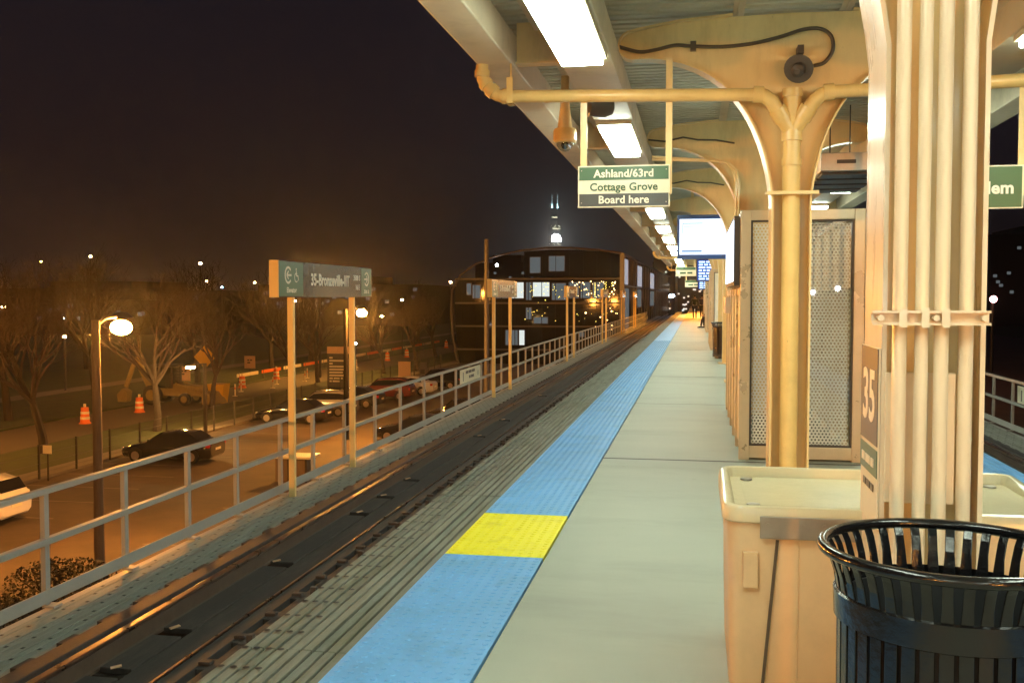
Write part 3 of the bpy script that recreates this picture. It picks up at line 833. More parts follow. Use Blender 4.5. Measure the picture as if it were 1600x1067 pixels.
# ---------------------------------------------------------------- near column fittings
fy = FY[3]-0.18
for i, (x, r_) in enumerate(((.672, .024), (.742, .022), (.805, .024), (.888, .024))):
    lab = ["leftmost of four cream conduits strapped to the near column", "second conduit from the left on the near column",
           "third conduit from the left on the near column", "rightmost conduit on the near column, at its edge"][i]
    c = tag(MB().tube([(x, fy-.045 if i < 3 else fy-.02, 0.02), (x, fy-.045 if i < 3 else fy-.02, 3.7)], r_, 14).build("conduit", M['cream_lit'], smooth=True), lab, "conduit", "conduits on the near column")
t = thing("conduit_clamp", "slotted strut clamp crossing the near column's conduits", "clamp", (.75, fy-.08, 1.53))
q = MB(); q.box(.575, .945, fy-.102, fy-.072, 1.548, 1.556); q.box(.575, .945, fy-.102, fy-.072, 1.508, 1.516); q.box(.575, .945, fy-.0775, fy-.0725, 1.516, 1.548)
q.build("strut", M['cream_lit'], t)
for x in (.60, .775, .925): MB().tube([(x, fy-.112, 1.532), (x, fy-.076, 1.532)], .011, 8).build("bolt", M['cream_lit'], t)
for x in (.672, .742, .805): MB().box(x-.012, x+.012, fy-.105, fy-.1025, 1.50, 1.565).build("strap", M['cream_lit'], t)
t = thing("junction_panel", "flat cream cover panel behind the near column's conduits", "panel", (.7, fy-.01, .9))
MB().box(.635, .86, fy-.02, fy-.003, .90, 1.345).build("cover", M['cream_lit'], t, bevel=0.004)
MB().tube([(.665, fy-.024, 1.19), (.665, fy-.0205, 1.19)], .012, 12).build("knockout", M['dark_metal'], t)
MB().box(.662, .668, fy-.0225, fy-.0205, 1.12, 1.185).build("stain", M['dark_metal'], t)
# 35 sign on the column's side
xs35 = XC-.15-.0175
t = thing("column_sign", "narrow 35 station sign on the side of the near column", "sign", (xs35, FY[3], 1.15))
MB().box(xs35-.006, xs35, FY[3]-.175, FY[3]+.175, .80, 1.425).build("panel", M['sign_white'], t)
MB().box(xs35-.009, xs35-.0065, FY[3]-.172, FY[3]+.172, 1.085, 1.422).build("dark_field", M['sign_dark'], t)
MB().box(xs35-.009, xs35-.0065, FY[3]-.172, FY[3]+.172, .975, 1.07).build("green_band", M['sign_green'], t)
text("35", .255, M['letter'], t, (xs35-.0095, FY[3], 1.165), (0,-1,0), (0,0,1), bold=.02, xs=1.0)
marks([[.06, .09, .05]], (xs35-.0095, FY[3]+.12, 1.02), (0,-1,0), (0,0,1), .03, .02, M['letter'], t)
marks([[.05, .07, .05]], (xs35-.0065, FY[3]+.1, .93), (0,-1,0), (0,0,1), .025, .02, M['letter_dark'], t)
# conduits on the third column
for i, x in enumerate((.52, .555)):
    pts = [(x, 14.2, .05), (x, 14.2, 3.15), (x-.03, 14.2, 3.32), (x-.14, 14.2, 3.43), (x-.3, 14.2, 3.46), (-.62, 14.2, 3.50 + .04*i)]
    tag(MB().tube(pts, .018, 8).build("conduit", M['cream'], smooth=True), ["outer bent conduit on the third column", "inner bent conduit on the third column"][i], "conduit")

# ================================================================== WINDSCREENS
def hex_panel(x0, x1, z0, z1, y, pitch=0.034):
    mb = MB(); w = pitch; hgt = pitch*math.sqrt(3)/2; r_o = pitch/math.sqrt(3); r_i = pitch*0.32
    nz = int((z1-z0)/hgt); nx = int((x1-x0)/w)
    for j in range(nz):
        for i in range(nx):
            cx = x0 + w*(i+.5) + (w/2 if j % 2 else 0); cz = z0 + hgt*(j+.5)
            if cx > x1-w/2: continue
            o = [(cx+r_o*math.sin(R(60*k)), cz+r_o*math.cos(R(60*k))) for k in range(6)]
            n_ = [(cx+r_i*math.sin(R(60*k)), cz+r_i*math.cos(R(60*k))) for k in range(6)]
            b = len(mb.v)
            mb.v += [(p[0], y, p[1]) for p in o] + [(p[0], y, p[1]) for p in n_]
            for k in range(6): mb.f.append((b+k, b+(k+1)%6, b+6+(k+1)%6, b+6+k))
    return mb
def windscreen(y0, y1, label, detail=True, lit=True):
    t = thing("windscreen", label, "windscreen", (1.0, y0, 0), "windscreen shelters along the platform")
    X0, X1 = 0.42, 1.59
    for yy in (y0, y1):
        f = MB()
        for xa in (X0, X1-.10): f.box(xa, xa+.10, yy-.03, yy+.03, .0, 2.45)
        f.box(X0+.10, X1-.10, yy-.0285, yy+.0285, 2.35, 2.449); f.box(X0+.10, X1-.10, yy-.0285, yy+.0285, .02, .14)
        f.build("frame", M['frame'], t, bevel=0.004)
        g = MB()
        for xa, xb, za, zb in ((X0+.10, X0+.118, .14, 2.35), (X1-.118, X1-.10, .14, 2.35), (X0+.118, X1-.118, .14, .158), (X0+.118, X1-.118, 2.332, 2.35)):
            g.box(xa, xb, yy-.015, yy+.015, za, zb)
        g.build("glazing_bead", M['dark_metal'], t)
        if detail and yy == y0:
            hex_panel(X0+.12, X1-.12, .165, 2.325, yy+.004).build("perforated_panel", M['perf'], t)
            MB().box(X0+.119, X1-.119, yy-.008, yy-.003, .159, 2.331).build("glass_pane", M['pane'], t)
        else:
            MB().box(X0+.119, X1-.119, yy-.004, yy+.004, .159, 2.331).build("panel", M['perf'], t)
    ym = y0 + (y1-y0)*.58
    for X, s in ((X0, 1), (X1, -1)):
        a, b = (X+.02, X+.06) if s > 0 else (X-.06, X-.02)
        n = 5; L = (y1-y0-.06)/n
        lo = MB()
        for k in range(n):
            ya = y0+.03+L*k
            lo.box(a, b, ya+.03, ya+L-.03, .10, 1.62)
        lo.build("lower_panel", M['cream'], t, bevel=0.008)
        po = MB()
        for k in range(1, n): po.box(X if s > 0 else X-.07, X+.07 if s > 0 else X, y0+.03+L*k-.028, y0+.03+L*k+.028, .0, 2.45)
        po.box(a-.01, b+.01, y0+.03, y1-.03, 2.38, 2.452); po.box(a-.01, b+.01, y0+.03, y1-.03, 1.62, 1.69)
        po.build("side_post", M['frame'], t)
        if lit and s > 0:
            MB().box(X-.06, X-.004, y0+.04, ym, 1.72, 2.40).build("light_box", M['dark_metal'], t)
            MB().box(X-.066, X-.0605, y0+.08, ym-.04, 1.76, 2.36).build("lit_poster", M['lightbox'], t)
            MB().box(X-.064, X-.004, ym+.1, ym+.9, 1.40, 1.60).build("notice_case", M['steel'], t)
        else:
            MB().box((a+b)/2-.004, (a+b)/2+.004, y0+.03, y1-.03, 1.69, 2.38).build("side_glass", M['pane'], t)
    MB().box(1.0, 1.02, y0+.1, y1-.1, .1, 2.3).build("inner_screen", M['shelter_in'], t)
windscreen(10.2, 14.7, "nearest windscreen with a perforated front panel behind the downpipe column")
windscreen(31.2, 36.0, "second windscreen along the platform, behind the first", False, False)
windscreen(47.2, 52.0, "third windscreen far along the platform, before the seated person", False, False)
windscreen(58.0, 62.5, "farthest windscreen, past the seated person", False, False)

# train waiting behind the camera on the right track: its headlights show in the shelter glass
M['train_skin'] = mat("stainless_train_skin", (0.45, 0.45, 0.46), 0.35, metal=0.8, var=0.08)
M['train_head'] = em("train_headlight", (.92, .96, 1.0), 420)
t = thing("train", "stainless train front with two headlights on the right track, behind the camera", "train", (4.42, -16.5, -.95))
MB().box(3.05, 5.75, -34, -16.5, -.55, 2.75).build("body", M['train_skin'], t, bevel=.12, segs=3)
MB().box(3.3, 4.05, -16.49, -16.47, 1.2, 2.3).build("cab_window", M['carglass'], t, bevel=.02); MB().box(4.75, 5.5, -16.49, -16.47, 1.2, 2.3).build("cab_window", M['carglass'], t, bevel=.02)
MB().box(4.12, 4.68, -16.49, -16.47, -.3, 2.3).build("end_door", M['dark_metal'], t, bevel=.02)
for x in (4.02, 4.85): MB().tube([(x, -16.495, 1.78 if x < 4.4 else 1.9), (x, -16.44, 1.78 if x < 4.4 else 1.9)], .075, 14).build("headlight", M['train_head'], t)
MB().box(3.2, 5.6, -33, -17, -1.0, -.56).build("underframe", M['dark_metal'], t)

# overhead heater
t = thing("overhead_heater", "grey slatted heater box hanging right of the downpipe column", "heater", (1.65, 12.6, 3.1))
MB().box(1.33, 2.05, 11.6, 13.9, 2.98, 3.18).build("housing", M['steel'], t, bevel=0.01)
s_ = MB()
for k in range(4): s_.box(1.36, 2.02, 11.72+.55*k, 12.12+.55*k, 2.955, 2.978)
s_.build("louvre", M['dark_metal'], t)
r_ = MB()
for x in (1.45, 1.93):
    for y in (11.8, 13.7): r_.bar((x, y, 3.18), (x, y, 4.07), .014, .014)
r_.build("hanging_rod", M['dark_metal'], t)
MB().box(1.5, 1.7, 11.585, 11.6, 3.06, 3.10).build("label_plate", M['letter_dark'], t)

# ================================================================== DISPLAYS
t = thing("information_screen", "big glowing white screen in a dark blue case hung over the platform", "screen", (.2, 21.6, 3.3))
MB().box(-.41, .80, 21.55, 21.75, 2.40, 3.32).build("case", mat("screen_case_blue", (0.04, 0.14, 0.50), 0.35, var=0.05), t, bevel=0.015)
MB().box(-.36, .76, 21.54, 21.549, 2.49, 3.23).build("display", M['screen'], t)
q = MB(); q.box(-.30, .12, 21.534, 21.5395, 3.13, 3.15); q.box(-.30, -.285, 21.534, 21.5395, 2.93, 3.13); q.box(-.27, -.05, 21.534, 21.5395, 3.07, 3.085)
q.build("window_outline", em("screen_line", (.45, .72, .85), .75), t)
MB().box(-.31, .10, 21.534, 21.5395, 2.545, 2.58).build("task_bar", M['screen_bar'], t)
h = MB()
for x in (-.1, .5): h.box(x-.03, x+.03, 21.62, 21.68, 3.321, 4.06)
h.build("hanger", M['cream'], t)
def info_screen(x0, x1, y, z0, z1, label, dense):
    t = thing("information_screen", label, "screen", ((x0+x1)/2, y, z1))
    MB().box(x0, x1, y, y+.15, z0, z1).build("case", M['dark_metal'], t)
    MB().box(x0+.04, x1-.04, y-.006, y-.0005, z0+.04, z1-.04).build("display", M['screen_blue'], t)
    w = x1-x0
    rows = []
    for k in range(dense): rows.append([w*random.uniform(.14, .3), w*random.uniform(.1, .3), w*random.uniform(.08, .16)])
    hh = (z1-z0-.12)/(dense*1.7)
    marks(rows, (x0+.1, y-.007, z1-.12), (1,0,0), (0,0,1), hh, hh*.7, M['screen_text'], t, name="screen_text")
    h = MB(); h.box(x0+w*.3, x0+w*.36, y+.05, y+.1, z1, 4.06); h.box(x0+w*.7, x0+w*.76, y+.05, y+.1, z1, 4.06)
    h.build("hanger", M['cream'], t)
info_screen(-.02, .86, 41.0, 2.22, 3.12, "blue text screen hanging just below the big white screen", 7)
info_screen(.05, .78, 52.4, 1.98, 2.62, "lower blue text screen, farther along the platform", 5)

# ================================================================== SALT BIN
t = thing("salt_bin", "cream plastic storage bin with a rimmed lid behind the near column", "storage bin", (.76, 4.5, 0))
BX0, BX1, BY0, BY1 = .115, 1.42, 4.10, 4.93
def rrect(x0, x1, y0, y1, r, n=5):
    out = []
    for cx, cy, a in ((x1-r, y1-r, 0), (x0+r, y1-r, 90), (x0+r, y0+r, 180), (x1-r, y0+r, 270)):
        for k in range(n+1):
            u = R(a+90*k/n); out.append((cx+r*math.cos(u), cy+r*math.sin(u)))
    return out
def loft(rings, cap0=True, cap1=True):
    mb = MB(); n = len(rings[0][0])
    for poly, z in rings: mb.v += [(p[0], p[1], z) for p in poly]
    for k in range(len(rings)-1):
        for j in range(n): mb.f.append((k*n+j, k*n+(j+1)%n, (k+1)*n+(j+1)%n, (k+1)*n+j))
    if cap0: mb.f.append(tuple(range(n-1, -1, -1)))
    if cap1: mb.f.append(tuple((len(rings)-1)*n+j for j in range(n)))
    return mb
def inset(d): return rrect(BX0+d, BX1-d, BY0+d, BY1-d, max(.08-d, .02))
loft([(inset(.05), .0), (inset(.028), .03), (inset(.018), .55), (inset(.014), .715)]).build("body", M['binplastic'], t, smooth=True)
lid = loft([(inset(.004), .700), (inset(-.006), .708), (inset(-.006), .768), (inset(.000), .788), (inset(.014), .797), (inset(.030), .793), (inset(.040), .776), (inset(.047), .752), (inset(.09), .748)], True, True)
def lidz(v):                                   # the raised edge runs down toward the front lip
    if v[2] < .752: return v
    u = min(1, max(0, (v[1]-BY0)/.30)); u = u*u*(3-2*u)
    return (v[0], v[1], .752 + (v[2]-.752)*(.42+.58*u))
lid.v = [lidz(v) for v in lid.v]
lid.build("lid", M['binlid'], t, smooth=True)
MB().box(.255, .66, BY0-.016, BY0-.007, .645, .735).build("hasp_plate", M['steel'], t, bevel=0.004)
for x in (.285, .42, .5): MB().tube([(x, BY0-.0165, .70), (x, BY0-.021, .70)], .009, 10).build("rivet", M['steel'], t)
MB().box(.190, .250, BY0-.003, BY0+.02, .44, .585).build("latch_tab", M['binplastic'], t, bevel=0.004)
MB().bar((.325, BY0+.014, .635), (.272, BY0+.022, .03), .012, .012).build("strap", M['cable'], t)
MB().bar((.41, BY0+.016, .63), (.405, BY0+.026, .03), .006, .006).build("seam", M['binplastic'], t)
q = MB()
for x, y in ((BX0+.12, BY0+.12), (BX1-.12, BY0+.12), (BX0+.12, BY1-.12), (BX1-.12, BY1-.12)):
    q.lathe([(.028, .7505), (.026, .757), (.001, .759)], (x, y, 0), 14)
q.build("lid_bolt", M['steel'], t, smooth=True)

# ================================================================== LITTER BINS
def make_bin():
    t = thing("litter_bin", "", "litter bin", (0,0,0), "black slatted litter bins")
    sl = MB(); n = 40
    prof = [(.272, .05), (.276, .30), (.280, .60), (.281, .77), (.283, .82), (.290, .865), (.303, .905), (.319, .935)]
    for k in range(n):
        a = 2*math.pi*(k+.5)/n; ca, sa = math.cos(a), math.sin(a)
        b = len(sl.v)
        for (r, z) in prof:
            ww = .0172 if z < .80 else .0172 - .0045*min(1, (z-.80)/.06)
            for rr, s in ((r, -1), (r, 1), (r-.006, 1), (r-.006, -1)):
                sl.v.append((rr*ca - s*ww*sa, rr*sa + s*ww*ca, z))
        for i in range(len(prof)-1):
            for j in range(4): sl.f.append((b+4*i+j, b+4*i+(j+1)%4, b+4*i+4+(j+1)%4, b+4*i+4+j))
        sl.f.append((b, b+3, b+2, b+1)); e0 = b+4*(len(prof)-1); sl.f.append((e0, e0+1, e0+2, e0+3))
    sl.build("slats", M['black'], t, local=True, bevel=0.002)
    rim = [(.319*math.cos(2*math.pi*k/56), .319*math.sin(2*math.pi*k/56), .936) for k in range(56)]
    MB().tube(rim, .0155, 12, closed=True).build("rim", M['black'], t, local=True, smooth=True)
    MB().lathe([(.2825, .748), (.289, .752), (.291, .82), (.2845, .824)], n=56).build("upper_band", M['black'], t, local=True, smooth=True)
    MB().lathe([(.274, .05), (.279, .05), (.2805, .12), (.2755, .12)], n=56, closed=True).build("lower_band", M['black'], t, local=True, smooth=True)
    MB().lathe([(.001, .06), (.255, .06), (.262, .75), (.268, .80), (.260, .80), (.254, .75), (.246, .075), (.001, .075)], n=48).build("liner", M['black_matt'], t, local=True, smooth=True)
    MB().lathe([(.001, .0), (.22, .0), (.22, .045), (.272, .05), (.272, .058), (.001, .058)], n=32).build("base", M['black'], t, local=True, smooth=True)
    return t
b0 = make_bin(); b0.location = (.66, 2.80, 0); b0['label'] = "glossy black slatted litter bin with flared rim in the right foreground"
dup(b0, (.70, 27.0, 0), "small far litter bin beside the platform wall, past the windscreen")

# ================================================================== BENCH AND PEOPLE
t = thing("bench", "bench far down the platform under the seated person", "bench", (.86, 54, 0))
q = MB()
for k in range(4): q.box(.60+.12*k, .70+.12*k, 53.2, 55.0, .43, .46)
q.build("seat", M['wood'], t)
for y in (53.4, 54.8): MB().box(.66, 1.02, y-.03, y+.03, 0, .43).build("leg", M['dark_metal'], t)
MB().box(1.06, 1.09, 53.2, 55.0, .5, .9).build("backrest", M['wood'], t)

def skin_obj(name, verts, edges, m, parent, sub=2):
    keys = list(verts); idx = {k: i for i, k in enumerate(keys)}
    me = bpy.data.meshes.new(name)
    me.from_pydata([verts[k][0] for k in keys], [(idx[a], idx[b]) for a, b in edges], [])
    o = bpy.data.objects.new(name, me); COL.objects.link(o); o.parent = parent
    me.materials.append(m)
    o.modifiers.new("skin", 'SKIN')
    if me.skin_vertices:
        for k in keys:
            d = me.skin_vertices[0].data[idx[k]]; r = verts[k][1]
            d.radius = r if isinstance(r, tuple) else (r, r); d.use_root = (k == keys[0])
    sb = o.modifiers.new("sub", 'SUBSURF'); sb.levels = sub; sb.render_levels = sub
    return o
def person(loc, rot, label, coat, trouser, pose, bag=None):
    """local frame: faces -y, z up"""
    t = thing("person", label, "person", loc); t.rotation_euler = (0, 0, rot)
    if pose == 'walk':
        hip, kneeL, ankL, kneeR, ankR = (0,0,.95), (.10,-.14,.52), (.10,-.10,.09), (-.10,.06,.50), (-.10,.24,.12)
        chest, neck, head = (0,-.02,1.36), (0,-.02,1.50), (0,-.04,1.66)
        elL, wrL, elR, wrR = (.27,.06,1.14), (.28,-.06,.90), (-.27,-.02,1.13), (-.27,.02,.88)
    else:
        hip, kneeL, ankL, kneeR, ankR = (0,0,.55), (.11,-.44,.54), (.11,-.42,.09), (-.11,-.46,.53), (-.11,-.55,.09)
        chest, neck, head = (0,-.10,.95), (0,-.14,1.09), (0,-.20,1.24)
        elL, wrL, elR, wrR = (.25,-.18,.75), (.15,-.40,.66), (-.25,-.18,.75), (-.12,-.42,.66)
    shL = (.19, chest[1], chest[2]+.06); shR = (-.19, chest[1], chest[2]+.06)
    def mid(a, b, u=.5): return tuple(x+(y-x)*u for x, y in zip(a, b))
    V = {'hip': (hip, (.15,.11)), 'waist': (mid(hip, chest, .45), (.135,.10)), 'chest': (chest, (.165,.115)), 'neck': (neck, .055),
         'jaw': ((head[0], head[1]-.02, head[2]-.06), (.065,.075)), 'skull': ((head[0], head[1], head[2]+.03), (.078,.095)), 'crown': ((head[0], head[1]+.01, head[2]+.09), (.055,.065)),
         'nose': ((head[0], head[1]-.115, head[2]-.005), .014), 'earL': ((.085, head[1], head[2]), .016), 'earR': ((-.085, head[1], head[2]), .016),
         'shL': (shL, .065), 'elL': (elL, .047), 'wrL': (wrL, .031), 'shR': (shR, .065), 'elR': (elR, .047), 'wrR': (wrR, .031),
         'hpL': ((.10, hip[1], hip[2]-.05), .095), 'knL': (kneeL, .062), 'anL': (ankL, .042), 'hpR': ((-.10, hip[1], hip[2]-.05), .095), 'knR': (kneeR, .062), 'anR': (ankR, .042)}
    E_ = [('hip','waist'),('waist','chest'),('chest','neck'),('neck','jaw'),('jaw','skull'),('skull','crown'),('skull','nose'),('skull','earL'),('skull','earR'),
          ('chest','shL'),('shL','elL'),('elL','wrL'),('chest','shR'),('shR','elR'),('elR','wrR'),('hip','hpL'),('hpL','knL'),('knL','anL'),('hip','hpR'),('hpR','knR'),('knR','anR')]
    for s, w, el in (('L', wrL, elL), ('R', wrR, elR)):
        d = (Vector(w)-Vector(el)).normalized(); sd = Vector((1,0,0)); sd = (sd-d*sd.dot(d)).normalized(); up = d.cross(sd)
        palm = Vector(w)+d*.07; V['pa'+s] = (tuple(palm), (.034,.020)); E_.append(('wr'+s, 'pa'+s))
        for k, (off, L) in enumerate(((-.03,.065),(-.01,.08),(.01,.075),(.03,.06))):
            a = palm+up*off+d*.03; b = a+d*L*.55+sd*.008; c = b+d*L*.45+sd*.02
            V[f'f{s}{k}a'] = (tuple(a), .009); V[f'f{s}{k}b'] = (tuple(b), .0085); V[f'f{s}{k}c'] = (tuple(c), .007)
            E_ += [('pa'+s, f'f{s}{k}a'), (f'f{s}{k}a', f'f{s}{k}b'), (f'f{s}{k}b', f'f{s}{k}c')]
        a = Vector(w)+d*.03+up*-.035; b = a+d*.04+up*-.012
        V['t'+s+'a'] = (tuple(a), .010); V['t'+s+'b'] = (tuple(b), .008); E_ += [('wr'+s, 't'+s+'a'), ('t'+s+'a', 't'+s+'b')]
    skin_obj("body", V, E_, M['skin'], t, 1)
    def sub(keys, scale, extra=None):
        vv = {k: (V[k][0], tuple(x*scale for x in V[k][1]) if isinstance(V[k][1], tuple) else V[k][1]*scale) for k in keys}
        if extra: vv.update(extra)
        return vv, [e_ for e_ in E_ if e_[0] in vv and e_[1] in vv]
    hem = {'hip': (tuple(hip), (.19,.14))}
    vv, ee = sub(['hip','waist','chest','shL','elL','wrL','shR','elR','wrR'], 1.22, hem)
    vv['collar'] = (mid(chest, neck, .85), .08); ee.append(('chest','collar'))
    skin_obj("coat", vv, ee, coat, t)
    vv, ee = sub(['hip','hpL','knL','anL','hpR','knR','anR'], 1.18)
    skin_obj("trousers", vv, ee, trouser, t)
    for s, an in ((1, ankL), (-1, ankR)):
        q = MB(); z = an[2]-.09
        q.v = []; q.prism([(an[1]+.07, z), (an[1]-.19, z), (an[1]-.19, z+.04), (an[1]-.05, z+.09), (an[1]+.07, z+.10)], 'x', an[0]-.045, an[0]+.045)
        q.build("shoe", M['shoe'], t, local=True, bevel=.015)
    MB().sphere((head[0], head[1]+.03, head[2]+.055), .098, 2, (.95, 1.05, .92)).build("hair", M['hair'], t, local=True, smooth=True)
    f = MB()
    for s in (-1, 1): f.sphere((head[0]+s*.032, head[1]-.092, head[2]+.02), .011, 1)
    f.build("eye", M['black'], t, local=True)
    MB().box(-.025, .025, head[1]-.104, head[1]-.09, head[2]-.06, head[2]-.052).build("mouth", M['trousers'], t, local=True)
    return t
person((-.12, 79.0, 0), R(180), "person in a long olive coat walking away far down the platform, carrying a pale bag", M['coat_olive'], M['trousers'], 'walk')
person((.42, 80.0, 0), R(172), "person in a plum jacket walking away beside the one in the olive coat", M['coat_purple'], M['trousers'], 'walk')
person((.80, 54.0, .0), R(-80), "person in dark clothes sitting on the far bench, legs toward the track", M['coat_dark'], M['trousers'], 'sit')
t = thing("carrier_bag", "pale bag hanging from the olive coated walker's left hand", "bag", (-.42, 79.0, .42))
MB().prism([(-.56, .40), (-.30, .40), (-.32, .74), (-.54, .74)], 'y', 78.93, 79.07).build("body", M['bag'], t, bevel=.02)
MB().tube([(-.50, 79, .74), (-.46, 79, .82), (-.41, 79, .85), (-.38, 79, .82), (-.36, 79, .74)], .008, 6).build("handle", M['bag'], t)

# ================================================================== STREET LAMPS
def street_lamp(base, top, arm, label, bulb, r, pole_m, pr, head_only=False, group="lamps around the parking lot and park"):
    """base xyz, top z, arm = (dx, dy) to the lamp head"""
    x, y, z = base
    t = thing("street_lamp", label, "street lamp", base, group)
    MB().tube([(x, y, z), (x, y, (z+top)/2), (x, y, top)], [pr*1.15, pr, pr*.85], 10).build("pole", pole_m, t, smooth=True)
    hx, hy = x+arm[0], y+arm[1]
    if arm != (0, 0):
        MB().tube([(x, y, top-.15), (x+arm[0]*.4, y+arm[1]*.4, top+.05), (hx, hy, top+.08)], pr*.4, 8).build("arm", pole_m, t, smooth=True)
    L = math.hypot(*arm)
    MB().lathe([(.001, .16*r/.25), (r*.7, .13*r/.25), (r*1.15, .02*r/.25), (r*1.15, 0), (.001, 0)], (hx, hy, top+.02), 14).build("lamp_head", M['pole_dark'], t, smooth=True)
    MB().sphere((hx, hy, top-.03-r*.72), r, 2, (1, 1, .72)).build("lamp_lens", bulb, t, smooth=True)
    return t
street_lamp((-16.0, 24.9, G), .98, (-.22, 1.6), "sodium lamp blazing on a wooden pole at the left, nearest of the lot's lamps", M['sodium_near'], .30, M['wood'], .125)
street_lamp((-18.6, 52.0, G), .98, (.85, .2), "sodium lamp on a brown pole behind the station name sign's right post", M['sodium'], .28, M['pole_black'], .13)
street_lamp((-13.5, 7.0, G), 1.0, (.72, 0), "sodium lamp on a wooden pole beside the lot, left of the photo", M['sodium_back'], .30, M['wood'], .125)
street_lamp((-14.0, -30.0, G), 1.5, (.72, 0), "unseen boosted sodium lamp on a wooden pole beside the lot, behind the camera", M['sodium_fill'], .30, M['wood'], .125)  # unseen, set far back and boosted to fill the column fronts
street_lamp((13.5, -22.0, G), 2.2, (-.72, 0), "unseen boosted sodium lamp right of the tracks, behind the camera", M['sodium_fill'], .26, M['wood'], .125)  # unseen twin, boosted to fill faces turned to the camera
M['sodium_low'] = em("sodium_lamp_low", (1.0, .55, .16), 1100)
street_lamp((-41.0, 40.0, G), 2.5, (.9, 0), "unseen sodium lamp added across the road, out of view at left", M['sodium'], .28, M['pole_dark'], .11)  # added out of view to light the lawns
street_lamp((-35.5, 92.0, G), 3.3, (0, 0), "added sodium lamp by the road works, hidden behind the station sign board", M['sodium_hidden'], .22, M['pole_dark'], .11)  # added and kept out of sight to brighten the road
t = thing("street_lamp", "short dark post with a flat lit lamp in front of the backhoe", "street lamp", (-26.9, 52.2, G), "lamps around the parking lot and park")
MB().box(-26.98, -26.82, 52.12, 52.28, G, -2.06).build("pole", M['pole_dark'], t)
MB().box(-27.75, -26.98, 52.14, 52.26, -2.16, -2.08).build("arm", M['pole_dark'], t)
MB().box(-28.1, -27.4, 52.0, 52.4, -2.23, -2.165).build("lamp_head", M['pole_dark'], t)
MB().sphere((-27.75, 52.2, -2.30), .20, 2, (1.3, 1, .45)).build("lamp_lens", M['sodium_low'], t, smooth=True)
far = [((-60.3, 80), .9, 'sodium_far', .32, "distant warm lamp at the left edge of the photo"),
       ((-110, 170), 9.3, 'sodium_far', .36, "high distant lamp at upper left above the bare trees"),
       ((-106, 150), 7.6, 'gold', .30, "dim yellowish lamp at upper left, lower than its neighbour"),
       ((-81.8, 120), -1.0, 'white_far', .26, "small white lamp just left of the blazing sodium lamp"),
       ((-51, 75), -1.5, 'sodium_far', .22, "small round lamp in the trees left of the wooden pole"),
       ((-88.2, 170), 7.9, 'sodium_far', .42, "bright high lamp in the gap left of the station sign"),
       ((-76.8, 150), 4.3, 'sodium_far', .28, "distant lamp just below the bright high one"),
       ((-86.9, 190), 4.7, 'sodium_far', .34, "distant lamp close to the station sign's left end"),
       ((-89, 180), 3.7, 'blue_far', .32, "small blue lamp left of the station sign"),
       ((-35, 110), -.4, 'sodium_far', .26, "lamp right of the second sodium lamp, among bare trees"),
       ((-38.6, 130), 1.4, 'sodium_far', .30, "round lamp between the station sign and the glass building"),
       ((-39.3, 160), 4.2, 'sodium_far', .32, "lamp touching the glass building's left edge"),
       ((-29.5, 85), -2.35, 'white_far', .20, "low white lamp beside the station sign's right post"),
       ((-45.4, 110), 1.3, 'sodium_far', .26, "lamp showing beneath the station sign by its left post")]
M['gold'] = em("dim_gold_lamp", (.8, .6, .12), 40)
for (x, y), z, mk, r, lab in far:
    street_lamp((x, y, G), z, (0, 0), lab, M[mk], r*.62, M['pole_dark'], .07)
t = thing("utility_pole", "tall bare grey pole in front of the glass building", "pole", (-12.5, 60, G))
MB().tube([(-12.5, 60, G), (-12.5, 60, 0), (-12.5, 60, 5.1)], [.16, .15, .12], 12).build("pole", M['pole_grey'], t, smooth=True)
# lamps on the open end of the platform and by the far track
def platform_lamp(x, y, label):
    t = thing("platform_lamp", label, "platform lamp", (x, y, 0))
    MB().tube([(x, y, 0), (x, y, 4.2)], .06, 10).build("pole", M['cream'], t, smooth=True)
    MB().box(x-.5, x+.5, y-.06, y+.06, 4.15, 4.22).build("crossarm", M['cream'], t)
    MB().sphere((x-.45, y, 4.08), .21, 2, (1, 1, .6)).build("lamp_lens", M['sodium'], t, smooth=True)
platform_lamp(.9, 84, "platform lamp past the canopy, behind the two walkers")
platform_lamp(.9, 94, "second platform lamp past the canopy")
platform_lamp(.9, 106, "farthest platform lamp at the open platform end")
t = thing("signal_lamp", "bluish white lamp glaring beside the far end of the left track", "signal", (-3.6, 150, -1.1))
MB().tube([(-3.6, 150, -1.1), (-3.6, 150, 2.0)], .08, 8).build("post", M['pole_dark'], t, smooth=True)
MB().box(-3.95, -3.25, 150.05, 150.3, 1.4, 2.1).build("case", M['pole_dark'], t)
lq = MB(); lq.sphere((-3.75, 150, 1.75), .22, 2); lq.sphere((-3.35, 150, 1.8), .18, 2); lq.build("lens", M['train_lamp'], t, smooth=True)
t = thing("signal_lamp", "pinkish red lamp on a mast right of the near column", "signal", (27.0, 100, G))
MB().tube([(27, 100.2, G), (27, 100.2, 1.8)], .12, 8).build("post", M['pole_dark'], t, smooth=True)
MB().sphere((27, 100, 1.42), .32, 2).build("lens", M['red_lamp'], t, smooth=True)

